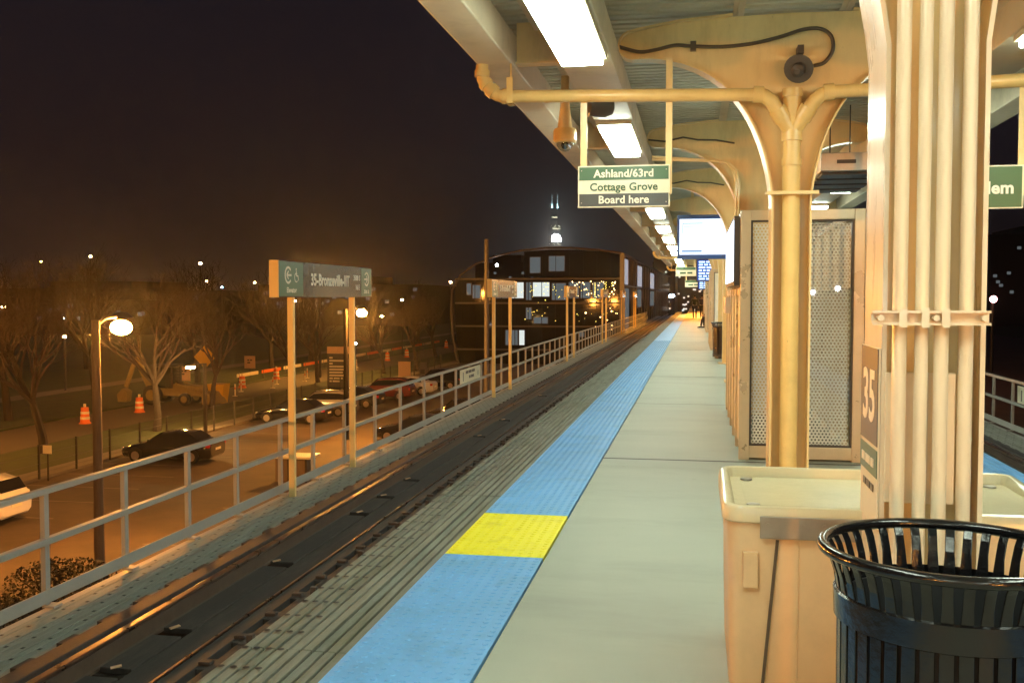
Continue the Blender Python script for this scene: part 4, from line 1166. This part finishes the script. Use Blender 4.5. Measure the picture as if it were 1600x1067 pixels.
# ================================================================== TREES
def grow(mb_t, mb_c, p, d, L, r, depth, rnd, maxd):
    n = 3; pts = [p]; rs = [r]
    q = p; dd = d.copy()
    for k in range(n):
        dd = (dd + Vector((rnd.uniform(-.16,.16), rnd.uniform(-.16,.16), rnd.uniform(-.04,.14)))).normalized()
        q = q + dd*(L/n); pts.append(q); rs.append(r*(1-.38*(k+1)/n))
    tgt = mb_t if depth <= 1 else mb_c
    tgt.tube(pts, rs, 7 if depth == 0 else 5 if depth < 3 else 3, caps=False)
    if depth >= maxd: return
    nb = rnd.choice((2, 3, 3)) if depth > 0 else 4
    for b in range(nb):
        ang = rnd.uniform(0, 2*math.pi); spread = rnd.uniform(.45, .95)
        side = Vector((math.cos(ang), math.sin(ang), 0)); side = (side-dd*side.dot(dd)).normalized()
        nd = (dd + side*spread + Vector((0,0,.12))).normalized()
        at = pts[rnd.choice((2, 3))] if depth > 0 else pts[-1]
        grow(mb_t, mb_c, at, nd, L*rnd.uniform(.62, .84), r*rnd.uniform(.45, .6), depth+1, rnd, maxd)
    if depth < 2: grow(mb_t, mb_c, pts[-1], dd, L*.75, r*.6, depth+1, rnd, maxd)
protos = []
for v in range(4):
    rnd = random.Random(40+v)
    t = thing("bare_tree", "", "tree", (0,0,0), "bare winter trees in the park")
    a, b = MB(), MB()
    grow(a, b, Vector((0,0,0)), Vector((0,0,1)), 2.6, .24, 0, rnd, 7)
    a.build("trunk", M['bark'], t, local=True, smooth=True); b.build("crown", M['twig'], t, local=True)
    protos.append(t)
treeL = [((-31.4, 44.4), 0, 1.0, "bare tree with a forked trunk at the far left, nearest of the park trees"),
         ((-30.3, 53.0), 1, 1.05, "bare tree right of the blazing lamp, before the backhoe"),
         ((-32.7, 64.3), 2, .9, "bare tree right of the yellow diamond sign"),
         ((-32.7, 78.9), 3, .95, "bare tree left of the black text sign, behind the station sign post"),
         ((-33.4, 86.0), 1, .9, "bare tree standing directly left of the black text sign"),
         ((-30.7, 97), 0, .85, "bare tree with a spreading crown right of the second sodium lamp"),
         ((-28.7, 102), 2, .95, "bare tree with a thick trunk just left of the glass building"),
         ((-32.4, 124), 3, 1.0, "slender bare tree farther back left of the glass building"),
         ((-42, 56), 2, 1.2, "bare tree across the road at the left edge"),
         ((-45, 70), 3, 1.25, "bare tree across the road behind the sodium glare"),
         ((-44, 84), 0, 1.2, "bare tree across the road behind the backhoe"),
         ((-43, 98), 1, 1.2, "bare tree across the road above the lit barrels"),
         ((-46, 116), 2, 1.25, "bare tree across the road under the station sign"),
         ((-44, 134), 3, 1.2, "bare tree across the road, farther right"),
         ((-43, 154), 1, 1.2, "farthest bare tree across the road near the building edge"),
         ((-60, 75), 1, 1.4, "tall bare tree deep in the park at left"),
         ((-64, 98), 0, 1.5, "tall bare tree deep in the park behind the sign"),
         ((-62, 122), 3, 1.5, "tall bare tree deep in the park, middle of three"),
         ((-60, 150), 2, 1.4, "tall bare tree deep in the park toward the building")]
used = set()
for (x, y), v, s, lab in treeL:
    if v in used: o = dup(protos[v], (x, y, G), lab)
    else: o = protos[v]; o.location = (x, y, G); o['label'] = lab; used.add(v)
    o.rotation_euler = (0, 0, (x*7+y*3) % 6.28); o.scale = (s, s, s)
def shrub(x, y, r, h, label):
    rnd = random.Random(int(x*10+y)); t = thing("shrub", label, "shrub", (x, y, G))
    b = MB(); st = MB()
    for k in range(3200):
        a = rnd.uniform(0, 6.28); u = rnd.random()**.5; zz = rnd.random()
        rr = r*u*math.sqrt(max(.05, 1-(zz-.25)**2*1.3)); c = Vector((x+rr*math.cos(a)*1.3, y+rr*math.sin(a), G+h*zz))
        d1 = Vector((rnd.uniform(-1,1), rnd.uniform(-1,1), rnd.uniform(-.4,1))).normalized()*.055; d2 = d1.cross(Vector((rnd.uniform(-1,1), rnd.uniform(-1,1), 1))).normalized()*.03
        b.quad(c-d1, c+d2, c+d1, c-d2)
    for k in range(14):
        a = rnd.uniform(0, 6.28); st.tube([(x, y, G), (x+r*.8*math.cos(a), y+r*.8*math.sin(a), G+h*.8)], .015, 4)
    b.build("foliage", M['leaf'], t); st.build("stem", M['bark'], t)
shrub(-15.3, 22.3, 1.3, 1.15, "dark rounded shrub at the foot of the near wooden pole")
shrub(-15.5, 20.0, 1.2, .8, "low dark shrub at the lower left behind the railing")

# ================================================================== LOT AND STREET FURNITURE
t = thing("lawn_fence", "thin wire fence with dark posts along the lawn behind the parked cars", "fence", (-27.0, 30, G))
for k in range(30):
    MB().box(-27.04, -26.96, 30+2.6*k-.03, 30+2.6*k+.03, G+.1, G+1.55).build("post", M['pole_dark'], t)
w = MB()
for z in (.35, .75, 1.15, 1.5): w.bar((-27, 30, G+z), (-27, 105.4, G+z), .012, .012)
w.build("wire", M['pole_grey'], t)
t = thing("small_sign", "small pale square sign on a lawn fence post at left", "sign", (-26.7, 38, G+1.2))
MB().box(-26.95, -26.55, 38, 38.02, G+1.15, G+1.5).build("panel", M['sign_white'], t); MB().box(-26.78, -26.72, 38.021, 38.06, G, G+1.4).build("post", M['pole_dark'], t)
t = thing("utility_cabinet", "brown cabinet with a pale flat lid below the station sign", "cabinet", (-16.6, 40, G))
MB().box(-17.3, -15.9, 39.6, 40.5, G, G+.98).build("body", M['wood'], t, bevel=.02)
MB().box(-17.5, -15.7, 39.45, 40.65, G+.985, G+1.08).build("lid", M['sign_white'], t, bevel=.02)
q = MB(); q.box(-16.75, -16.68, 39.585, 39.599, G, G+.98); q.box(-15.98, -15.90, 39.58, 39.598, G, G+.98); q.build("door_gap", M['pole_dark'], t)
t = thing("text_sign", "black upright sign with orange-lit lines of text by the lot entrance", "sign", (-30.0, 82, G))
MB().box(-31.0, -29.0, 82, 82.2, G+.06, G+2.9).build("panel", M['sign_dark'], t)
MB().box(-31.0, -29.0, 82, 82.2, G+2.91, G+3.5).build("cap", M['sign_orange'], t)
marks([[.3], [1.5], [.3], [1.4], [1.5], [1.2], [1.3], [.3, .8], [.2, .7]], (-30.8, 81.995, G+2.55), (1,0,0), (0,0,1), .13, .12, M['letter'], t, thick=.01)
t = thing("lot_sign", "plain tan square sign on a post in the parking lot", "sign", (-25.0, 85, G))
MB().box(-25.6, -24.5, 85, 85.06, G+.7, G+2.1).build("panel", M['sign_orange'], t); MB().box(-25.1, -25.0, 85.07, 85.15, G, G+1.9).build("post", M['pole_grey'], t)
t = thing("pay_station", "grey pay post with a dark band right of the tan square sign", "pay machine", (-23.9, 87, G))
MB().box(-24.2, -23.6, 86.8, 87.2, G, G+1.9).build("body", M['pole_grey'], t, bevel=.03); MB().box(-24.1, -23.7, 86.78, 86.799, G+.9, G+1.3).build("slot", M['pole_dark'], t)

def make_barrel():
    t = thing("traffic_barrel", "", "traffic barrel", (0,0,0), "orange barrels along the road works")
    MB().lathe([(.36, 0), (.36, .06), (.29, .08), (.27, .35), (.25, .7), (.225, 1.0), (.001, 1.02)], n=16).build("drum", M['orange'], t, local=True, smooth=True)
    MB().lathe([(.285, .27), (.282, .42)], n=16).build("stripe", M['barrel_white'], t, local=True, smooth=True)
    MB().lathe([(.265, .60), (.262, .75)], n=16).build("stripe", M['barrel_white'], t, local=True, smooth=True)
    MB().box(-.08, .08, -.04, .04, 1.02, 1.22).build("beacon", M['barrel_white'], t, local=True, bevel=.02)
    return t
B0 = make_barrel()
bl = [((-37.0, 56.3), "orange striped barrel at far left, closest of the barrels"), ((-37.0, 62.5), "orange barrel beside the backhoe's rear bucket"),
      ((-38.3, 81), "orange barrel behind the small white markers"), ((-39.1, 90), "orange barrel left of the station sign's left post"),
      ((-38.6, 106), "orange barrel between the station sign's posts"), ((-37.2, 119), "orange barrel right of the second sodium lamp"), ((-36.8, 126), "orange barrel next to the bare thick trunk"), ((-37.8, 151), "farthest orange barrel, at the glass building's left edge"),
      ((-41.0, 74), "orange barrel behind the small flat lamp")]
for i, ((x, y), lab) in enumerate(bl):
    if i == 0: B0.location = (x, y, G-.06); B0['label'] = lab
    else: dup(B0, (x, y, G-.06), lab)
def make_delin():
    t = thing("delineator", "", "delineator post", (0,0,0), "white delineator posts on the road")
    MB().lathe([(.001, 0), (.2, 0), (.2, .04), (.05, .06), (.045, .95), (.001, .97)], n=10).build("post", M['barrel_white'], t, local=True, smooth=True)
    MB().lathe([(.052, .55), (.052, .7)], n=10).build("band", M['orange'], t, local=True)
    return t
D0 = make_delin()
names = ["first", "second", "third", "fourth", "fifth", "sixth", "seventh", "eighth", "ninth", "tenth"]
for i in range(10):
    x, y = -35.6 - (i % 2)*1.2, 74 + 3.6*i
    lab = f"white delineator post, {names[i]} from the left in the road works"
    if i == 0: D0.location = (x, y, G-.06); D0['label'] = lab
    else: dup(D0, (x, y, G-.06), lab)
t = thing("warning_sign", "yellow diamond sign on a post behind the short lamp post", "road sign", (-37.3, 72.5, G))
MB().prism([(-37.3, -3.9), (-36.4, -3.0), (-37.3, -2.1), (-38.2, -3.0)], 'y', 72.4, 72.43).build("panel", M['sign_yellow'], t)
MB().box(-37.34, -37.26, 72.44, 72.5, G, -2.2).build("post", M['pole_grey'], t)
for x, y, lab in ((-42, 90.5, "small square orange works sign left of the station sign"), (-41, 76, "small square works sign right of the diamond sign")):
    t = thing("works_sign", lab, "road sign", (x, y, G))
    MB().box(x-.55, x+.55, y, y+.03, G+.9, G+2.1).build("panel", M['sign_orange'], t); MB().box(x-.04, x+.04, y+.031, y+.08, G, G+1.8).build("post", M['pole_grey'], t)
    marks([[.2, .2], [.3]], (x-.25, y-.001, G+1.7), (1,0,0), (0,0,1), .12, .12, M['letter_dark'], t)
bar_ = thing("barrier_fence", "low orange and pale barrier boards across the road works", "barrier", (-40.2, 100, G))
for k in range(14):
    MB().box(-40.25, -40.17, 84+5.2*k, 88.4+5.2*k, G+.55, G+.85).build("board", M['orange'] if k % 2 else M['barrel_white'], bar_)
    MB().box(-40.26, -40.16, 84.3+5.2*k, 84.4+5.2*k, G, G+.95).build("leg", M['pole_grey'], bar_)

# backhoe
t = thing("backhoe", "backhoe loader parked on the road by the barrels", "backhoe", (-37.6, 68, G))
X, Y, Z = -37.6, 68.0, G-.06
def wheel(mb_t, mb_r, x, y, z, r, w, n=18):
    mb_t.tube([(x, y-w/2, z), (x, y-w*.35, z), (x, y+w*.35, z), (x, y+w/2, z)], [r*.9, r, r, r*.9], n)
    mb_r.tube([(x, y-w/2-.02, z), (x, y-w/2+.05, z)], r*.55, 14)
for (dx, dy, r, w) in ((-1.0, -1.05, .72, .45), (-1.0, .85, .72, .45), (1.5, -1.0, .45, .3), (1.5, .85, .45, .3)):
    a, b = MB(), MB(); wheel(a, b, X+dx, Y+dy, Z+r, r, w); wo = a.build("wheel", M['rubber'], t, smooth=True); b.build("rim", M['digger'], wo)
MB().prism([(X-1.6, Z+.6), (X+2.4, Z+.6), (X+2.4, Z+1.35), (X+.4, Z+1.5), (X-1.6, Z+1.2)], 'y', Y-.55, Y+.45).build("chassis", M['digger'], t, bevel=.06)
cb = MB()
for dx in (-1.2, .35):
    for dy in (-.72, .62): cb.box(X+dx-.05, X+dx+.05, Y+dy-.05, Y+dy+.05, Z+1.2, Z+2.75)
cb.box(X-1.35, X+.5, Y-.85, Y+.75, Z+2.75, Z+2.9); cb.build("cab", M['dark_metal'], t)
MB().box(X-1.18, X+.33, Y-.70, Y+.60, Z+1.2, Z+2.7).build("cab_glass", M['carglass'], t)
MB().bar((X-1.7, Y-.1, Z+1.1), (X-2.6, Y-.4, Z+3.4), .32, .4).build("boom", M['digger'], t, bevel=.04)
MB().bar((X-2.6, Y-.4, Z+3.4), (X-3.4, Y-.5, Z+1.2), .25, .3).build("dipper_arm", M['digger'], t, bevel=.04)
MB().prism([(X-3.9, Z+.15), (X-3.2, Z+.15), (X-3.1, Z+.9), (X-3.5, Z+1.15), (X-3.95, Z+.7)], 'y', Y-.85, Y-.15).build("rear_bucket", M['digger'], t, bevel=.04)
for dy in (-.7, .6): MB().bar((X+.6, Y+dy, Z+1.5), (X+3.0, Y+dy, Z+.6), .14, .25).build("loader_arm", M['digger'], t)
MB().prism([(X+2.8, Z+.1), (X+3.8, Z+.1), (X+3.3, Z+.9), (X+2.9, Z+1.0)], 'y', Y-1.1, Y+1.0).build("front_bucket", M['digger'], t, bevel=.03)
t = thing("orange_crate", "square orange plastic bin beside the backhoe", "crate", (-34.6, 69.2, G))
loft([(rrect(-35.1, -34.1, 68.8, 69.7, .1), G-.06), (rrect(-35.25, -33.95, 68.65, 69.85, .1), G+1.35)]).build("body", M['sign_yellow'], t)

# ---------------------------------------------------------------- cars
def car(loc, rotz, label, paint, kind='sedan', group="cars parked in the lot"):
    """local: length along x, nose at -x"""
    t = thing("parked_car", label, "car", loc, group); t.rotation_euler = (0, 0, rotz)
    L = 4.6; W = .90
    if kind == 'sedan':
        st = [(-2.30,.60,.32,.58,0),(-2.15,.76,.24,.68,0),(-1.6,.87,.20,.80,0),(-.95,.90,.18,.93,0),(-.90,.90,.18,.95,.01),(-.2,.90,.18,.95,.42),(.5,.90,.18,.97,.47),(1.05,.90,.18,.99,.38),(1.65,.88,.20,1.02,.03),(1.70,.88,.20,1.02,0),(2.15,.82,.26,1.0,0),(2.30,.72,.36,.9,0)]
    else:
        st = [(-2.15,.62,.34,.70,0),(-2.0,.78,.26,.82,0),(-1.5,.88,.22,.96,0),(-1.0,.90,.20,1.02,0),(-.95,.90,.20,1.04,.01),(-.35,.90,.20,1.04,.52),(.4,.90,.20,1.05,.58),(1.4,.90,.20,1.06,.55),(1.85,.88,.22,1.06,.42),(2.12,.84,.26,1.04,.02),(2.14,.84,.26,1.04,0),(2.22,.78,.34,.95,0)]
    b = MB(); n = 0
    def ring(s):
        x, w, zl, zb, rf = s
        k = rf/.5
        half = [(0, zl), (w*.8, zl), (w*.97, zl+.10), (w, zl+.32), (w*.985, zb-.10), (w*.93, zb), (w*.90-.02, zb+.012)]
        half += [(w*(.86-.14*min(1,k)), zb+.012+rf*.86), (w*(.74-.14*min(1,k)), zb+.016+rf), (0, zb+.03+rf*1.04)]
        return [(x, y, z) for y, z in half] + [(x, -y, z) for y, z in reversed(half[1:-1])]
    rings = [ring(s) for s in st]; m = len(rings[0])
    for r in rings: b.v += r
    for k in range(len(rings)-1):
        for j in range(m): b.f.append((k*m+j, k*m+(j+1)%m, (k+1)*m+(j+1)%m, (k+1)*m+j))
    b.f.append(tuple(range(m))); b.f.append(tuple((len(rings)-1)*m+j for j in range(m-1,-1,-1)))
    b.build("body", paint, t, local=True, smooth=True)
    # side glass follows the shell between belt and roof
    for sd in (1, -1):
        g = MB(); idx = [k for k, s in enumerate(st) if s[4] > .005]
        for k0, k1 in zip(idx, idx[1:]):
            def pt(k, f):
                a = rings[k][6]; c = rings[k][7]
                return (a[0], sd*(a[1]+(c[1]-a[1])*f+.006), a[2]+(c[2]-a[2])*f)
            g.quad(pt(k0, .10), pt(k1, .10), pt(k1, .90), pt(k0, .90))
        g.build("side_window", M['carglass'], t, local=True)
    def slope(ka, kb, f0, f1, nm):
        A, Bq = rings[ka], rings[kb]; out = []
        d = -1 if ka < kb else 1
        for f in (f0, f1):
            ya = A[7][1]*.92 + (Bq[7][1]*.92-A[7][1]*.92)*f
            za = A[9][2] + (Bq[9][2]-A[9][2])*f; xa = A[9][0]+(Bq[9][0]-A[9][0])*f
            out.append([(xa-.012 if ka < kb else xa+.012, ya, za+.012), (xa-.012 if ka < kb else xa+.012, -ya, za+.012)])
        MB().quad(out[0][0], out[0][1], out[1][1], out[1][0]).build(nm, M['carglass'], t, local=True)
    slope(4, 5, .1, .93, "windscreen")
    slope(8, 7, .08, .93, "rear_window") if kind == 'sedan' else slope(9, 8, .08, .93, "rear_window")
    for x in (-1.42, 1.38):
        for sd in (1, -1):
            a, r_ = MB(), MB(); y = sd*.80
            a.tube([(x, y-.11, .33), (x, y-.08, .33), (x, y+.08, .33), (x, y+.11, .33)], [.30, .33, .33, .30], 20)
            wo = a.build("wheel", M['rubber'], t, local=True, smooth=True)
            r_.tube([(x, y+sd*.085, .33), (x, y+sd*.113, .33)], .205, 16)
            for k in range(5):
                u = 2*math.pi*k/5; r_.bar((x, y+sd*.118, .33), (x+.2*math.cos(u), y+sd*.116, .33+.2*math.sin(u)), .05, .012, up=(0,1,0))
            r_.build("rim", M['alloy'], wo, local=True)
            MB().lathe([(.345, 0), (.375, .004), (.375, .02), (.345, .02)], n=20, closed=True)
            ar = MB(); pts = [(x+.365*math.cos(R(k*15)), sd*(.885 if kind == 'sedan' else .895), .33+.365*math.sin(R(k*15))) for k in range(13)]
            for p, q in zip(pts, pts[1:]): ar.bar(p, q, .05, .05, up=(0,1,0))
            ar.build("wheel_arch", M['rubber'], t, local=True)
    e0, e1 = st[1], st[-2]
    for sd in (1, -1):
        MB().box(-2.22 if kind == 'sedan' else -2.08, -2.02 if kind == 'sedan' else -1.9, min(sd*.48, sd*.74), max(sd*.48, sd*.74), e0[3]-.14, e0[3]+.0).build("headlight", M['headlight'], t, local=True, bevel=.02)
        MB().box(2.08 if kind == 'sedan' else 2.04, 2.27 if kind == 'sedan' else 2.205, min(sd*.52, sd*.835), max(sd*.52, sd*.835), .76, .93).build("taillight", M['tail'], t, local=True, bevel=.02)
        MB().box(-.72, -.55, min(sd*.93, sd*1.06), max(sd*.93, sd*1.06), 1.0, 1.12).build("mirror", paint, t, local=True, bevel=.03)
    MB().box(2.285 if kind == 'sedan' else 2.21, 2.31 if kind == 'sedan' else 2.235, -.26, .26, .60, .71).build("number_plate", M['sign_white'], t, local=True)
    return t
car((-24.3, 43.9, G), 0, "black sedan parked side-on at left, nearest dark car in the far row", M['car_black'])
car((-24.95, 30.6, G), 0, "white hatchback cut by the photo's left edge", M['car_white'], 'suv')
car((-24.4, 58.8, G), 0, "dark sedan behind the station sign's left post", M['car_black'])
car((-24.0, 62.6, G), 0, "silver hatchback parked right of the dark sedan behind the sign post", M['car_silver'], 'suv')
car((-23.8, 67.6, G), 0, "dark car between the silver hatchback and the maroon one", M['car_navy'])
car((-23.2, 73.5, G), 0, "maroon car in the far row, right of the sign's right post", M['car_maroon'], 'suv')
car((-22.6, 77.5, G), 0, "white car beside the maroon one in the far row", M['car_white'])
car((-21.6, 83.0, G), 0, "dark car at the end of the far row", M['car_black'], 'suv')
car((-14.7, 52.3, G), 0, "dark sedan in the near row, seen through the railing", M['car_navy'])
car((-13.9, 58.9, G), 0, "taller dark car right of the near-row sedan", M['car_black'], 'suv')
car((-12.6, 66.5, G), R(20), "car with an orange-lit pale roof below the notice plate", M['car_silver'], 'suv')
car((-13.0, 100.0, G), R(8), "white car before the glass building's ground floor", M['car_white'], 'suv')
car((-10.4, 84.0, G), R(90), "grey van-like car under the building, right of the second sign's posts", M['car_silver'], 'suv')
car((30.5, 68.0, G), R(15), "pale car on the right lot, beyond the right railing", M['car_silver'], 'suv')
car((27.0, 55.0, G), R(10), "dark car on the right lot near the railing", M['car_navy'])

# ================================================================== GLASS BUILDING
t = thing("glass_building", "long dark glass building with an arched roof edge beyond the left track", "building", (-17, 115, G))
BY = 115.0
XL, XR = -27.2, -8.4
MB().prism([(XL, G), (XR, G), (XR, 3.70), (XL-.3, 3.70), (XL-.6, 1), (XL-.4, -3)], 'y', BY, BY+30).build("glass_wall", M['dorm_glass'], t)
pent = [(-19.6, 3.95), (XR-.05, 3.95), (XR-.05, 6.45), (-10.5, 6.8), (-13.5, 7.02), (-16.5, 7.05), (-19.6, 6.85)]
MB().prism(pent, 'y', BY+.3, BY+30).build("upper_storey", M['dorm_glass'], t)
fb = MB()
for z in (3.71, .93, -1.75, -4.45): fb.box(XL-.5, XR+.05, BY-.12, BY+.9, z-.10, z+.10)
fb.build("floor_band", M['dorm_band'], t)
ml = MB(); x = XL+.3
while x < XR-.3:
    ml.box(x-.04, x+.04, BY-.06, BY-.005, -6, 3.55)
    if x > -19.4: ml.box(x-.03, x+.03, BY+.24, BY+.295, 4.0, 6.4)
    x += 1.57
ml.build("mullion", M['pole_black'], t)
rim = [(XL-.25, BY-.1, G), (XL-.75, BY-.1, -3), (XL-.95, BY-.1, .5), (XL-.85, BY-.1, 2.4), (-27.0, BY-.1, 4.2), (-25.2, BY-.1, 5.45), (-23, BY-.1, 6.3), (-20, BY-.1, 6.95), (-17, BY-.1, 7.25), (-14, BY-.1, 7.22), (-11, BY-.1, 6.95), (XR, BY-.1, 6.6)]
MB().tube(rim, .12, 8).build("roof_rim", M['dorm_band'], t, smooth=True)
MB().box(XR-.15, XR+.35, BY-.15, BY+.35, G, 6.6).build("corner_post", M['dorm_metal'], t)
# side facade running along the tracks
side = MB(); side.prism([(XR+.1, BY+.36), (XR+2.0, BY+128), (XR-14, BY+128), (XR-14, BY+31), (XR-.2, BY+31)], 'z', G, 6.35); side.build("side_wall", M['dorm_glass'], t)
tr = MB(); tr.bar((XR+.2, BY+.4, 6.45), (XR+2.1, BY+128, 6.45), .3, .22); tr.bar((XR+.16, BY+.4, 2.95), (XR+2.06, BY+128, 2.95), .12, .16)
tr.build("side_trim", M['dorm_metal'], t)
def sidex(y): return XR+.1+1.9*(y-BY-.36)/127.6
for y0, y1, z0, z1, mk in ((117, 122.5, 3.1, 6.05, 'lit_blind'), (138, 147, 3.1, 5.9, 'lit_blind'), (167, 178, 3.0, 5.6, 'lit_blind'), (138, 146, .3, 2.6, 'lit_room_dim'), (167, 178, .2, 2.6, 'lit_room_dim'), (118, 124, -2.4, 2.6, 'lit_room_dim')):
    f = MB(); f.bar((sidex(y0)+.04, y0, (z0+z1)/2), (sidex(y1)+.04, y1, (z0+z1)/2), .05, z1-z0+.3); w_ = f.build("window", M['dark_metal'], t)
    f = MB(); f.bar((sidex(y0+.15)+.075, y0+.15, (z0+z1)/2), (sidex(y1-.15)+.075, y1-.15, (z0+z1)/2), .02, z1-z0); f.build("pane", M[mk], w_)
ww = MB()
for k in range(20): ww.bar((sidex(118+6*k)+.02, 118+6*k, G), (sidex(118+6*k)+.02, 118+6*k, 6.3), .12, .12)
ww.build("side_mullion", M['dorm_metal'], t)
def room(px0, px1, z0, z1, mk, y=BY-.03):
    f = MB().box(px0-.06, px1+.06, y-.012, y+.02, z0-.06, z1+.06).build("window", M['dark_metal'], t)
    MB().box(px0, px1, y-.02, y-.013, z0, z1).build("pane", M[mk], f)
room(-26.3, -25.8, 1.9, 3.2, 'lit_room_dim'); room(-25.6, -24.7, 1.5, 3.0, 'lit_room_dim'); room(-24.1, -23.7, 1.7, 3.2, 'lit_room')
room(-19.3, -18.7, 1.3, 3.3, 'lit_room_dim'); room(-18.5, -16.6, 1.7, 3.3, 'lit_room'); room(-16.3, -14.7, 1.3, 3.2, 'lit_room_dim')
room(-19.3, -18.7, -.9, .4, 'lit_room_dim'); room(-18.4, -16.8, -1.4, -.7, 'lit_room_dim')
room(-21.7, -20.3, -3.9, -2.2, 'lit_room_dim'); room(-20.1, -19.5, -3.9, -2.2, 'lit_room'); room(-13.2, -12.6, -2.9, -2.4, 'lit_room_dim')
for xa, xb, mk in ((-14.4, -13.2, 'lit_room_dim'), (-13.0, -11.9, 'lit_room_dim'), (-11.6, -10.4, 'lit_room_dim'), (-22.9, -21.3, 'lit_room_dim'), (-21.0, -19.6, 'lit_room')): room(xa, xb, 1.5, 3.3, mk)
room(-16.7, -14.9, 4.6, 6.3, 'lit_room_dim', BY+.27)
room(-18.9, -17.7, 4.4, 6.2, 'lit_room_dim', BY+.27)
MB().sphere((-22.7, BY-.3, 5.3), .17, 1).build("roof_lamp", M['white_far'], t)
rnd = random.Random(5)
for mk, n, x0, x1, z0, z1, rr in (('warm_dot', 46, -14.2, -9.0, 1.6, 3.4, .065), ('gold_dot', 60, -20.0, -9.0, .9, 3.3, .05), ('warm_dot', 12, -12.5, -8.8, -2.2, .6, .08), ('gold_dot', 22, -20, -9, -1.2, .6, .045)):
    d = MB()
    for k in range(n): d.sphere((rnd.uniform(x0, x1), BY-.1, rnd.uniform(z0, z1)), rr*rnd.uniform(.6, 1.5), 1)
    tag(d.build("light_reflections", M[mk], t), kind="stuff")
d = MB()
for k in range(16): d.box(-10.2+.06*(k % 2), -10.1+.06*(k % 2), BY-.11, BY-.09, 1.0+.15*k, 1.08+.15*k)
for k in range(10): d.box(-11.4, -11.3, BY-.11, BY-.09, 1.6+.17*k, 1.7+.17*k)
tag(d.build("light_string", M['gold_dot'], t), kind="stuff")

# far skyline
def block(name, label, x0, x1, y, z1, seed, n, mk='tower_band', r=.3, depth=40, m='dark_wall'):
    t = thing(name, label, "building", ((x0+x1)/2, y, G))
    MB().box(x0, x1, y, y+depth, G-.2, z1).build("wall", M[m], t)
    MB().box(x0+(x1-x0)*.2, x0+(x1-x0)*.6, y+5, y+depth-5, z1+.01, z1+2.5).build("roof_house", M[m], t)
    rn = random.Random(seed); w = MB()
    for k in range(n):
        x = rn.uniform(x0+1, x1-1); z = rn.uniform(G+3, z1-1); w.box(x-r, x+r, y-.06, y-.01, z-r*.8, z+r*.8)
    tag(w.build("lit_windows", M[mk], t), kind="stuff")
block("apartment_building", "dark apartment block with scattered lit windows beyond the glass building", -14, 2.5, 330, 13, 3, 46, 'lit_room', .30)
block("apartment_building", "low dark building with a roof structure right behind the glass building's end", -12, -6, 290, 15.5, 4, 16, 'lit_room', .28)
block("apartment_building", "dark high-rise right of the near column with a few lit windows", 80, 128, 300, 19, 9, 26, 'lit_room_dim', .5)
block("apartment_building", "long low dark building behind the park at left", -190, -128, 250, 3.5, 11, 40, 'lit_room_dim', .6)
block("apartment_building", "long low dark building behind the park at centre left", -118, -72, 260, 5.0, 12, 34, 'lit_room_dim', .55)
block("apartment_building", "dark building with window specks left of the glass building", -66, -44, 300, 12.0, 13, 20, 'lit_room_dim', .4)
block("apartment_building", "wide dark building at the far left edge of the park", -160, -110, 190, 1.0, 14, 24, 'lit_room_dim', .5)

# tall stepped tower on the horizon
t = thing("skyscraper", "distant stepped skyscraper with lit twin antennas above the glass building", "skyscraper", (-767, 5500, G))
TX, TY = -767.0, 5500.0
for dx0, dx1, z in ((-37, 37, 330), (-37, 25, 400), (-25, 12, 470), (-20, 12, 488)):
    MB().box(TX+dx0, TX+dx1, TY + (z/20), TY+74, G if z == 330 else z-75, z).build("tube_block", M['tower_skin'], t)
for dx in (-16, 14):
    MB().tube([(TX+dx, TY+20, 488.5), (TX+dx, TY+20, 512)], [4.2, 3.2], 8).build("antenna_base", M['cyan'], t)
    MB().tube([(TX+dx, TY+20, 512.5), (TX+dx, TY+20, 565)], [1.5, .7], 6).build("antenna", em("antenna_mast", (.5, .75, .8), 3.5), t)
bd = MB()
for x0, x1, z in ((-16, 15, 438), (-10, 12, 377), (14, 32, 376)): bd.box(TX+x0, TX+x1, TY+5, TY+14.5, z-2.2, z+2.2)
bd.build("lit_band", M['tower_band'], t)
gl = MB()
gl.box(TX-6, TX+18, TY+1, TY+15, 341, 348); gl.box(TX-14, TX+30, TY+1, TY+15, 328, 340)
for x in (-12, -2, 12, 22, 33): gl.box(TX+x-3, TX+x+3, TY+1, TY+15, 306, 326)
gl.build("lit_crown", M['tower_glow'], t)
lw = MB(); rn = random.Random(2)
for k in range(14): x = rn.uniform(-34, 30); z = rn.choice((384, 390, 292, 286)); lw.box(TX+x-1.5, TX+x+1.5, TY+1, TY+15, z, z+2.5)
tag(lw.build("lit_windows", M['tower_band'], t), kind="stuff")

# ================================================================== night air: sodium light glows in it, far things sink into it
hm = bpy.data.materials.new("night_haze"); hm.use_nodes = True
hn, hl = hm.node_tree.nodes, hm.node_tree.links; hn.clear()
ho = hn.new("ShaderNodeOutputMaterial"); hv = hn.new("ShaderNodeVolumePrincipled")
hv.inputs["Color"].default_value = (0.92, 0.92, 0.92, 1); hv.inputs["Density"].default_value = 0.00030; hv.inputs["Anisotropy"].default_value = 0.86
hl.new(hv.outputs[0], ho.inputs["Volume"])
hz = MB().box(-3050, 3050, -450, 9050, G-1.5, 600).build("haze", hm); hz['kind'] = 'stuff'
S.cycles.volume_bounces = 0
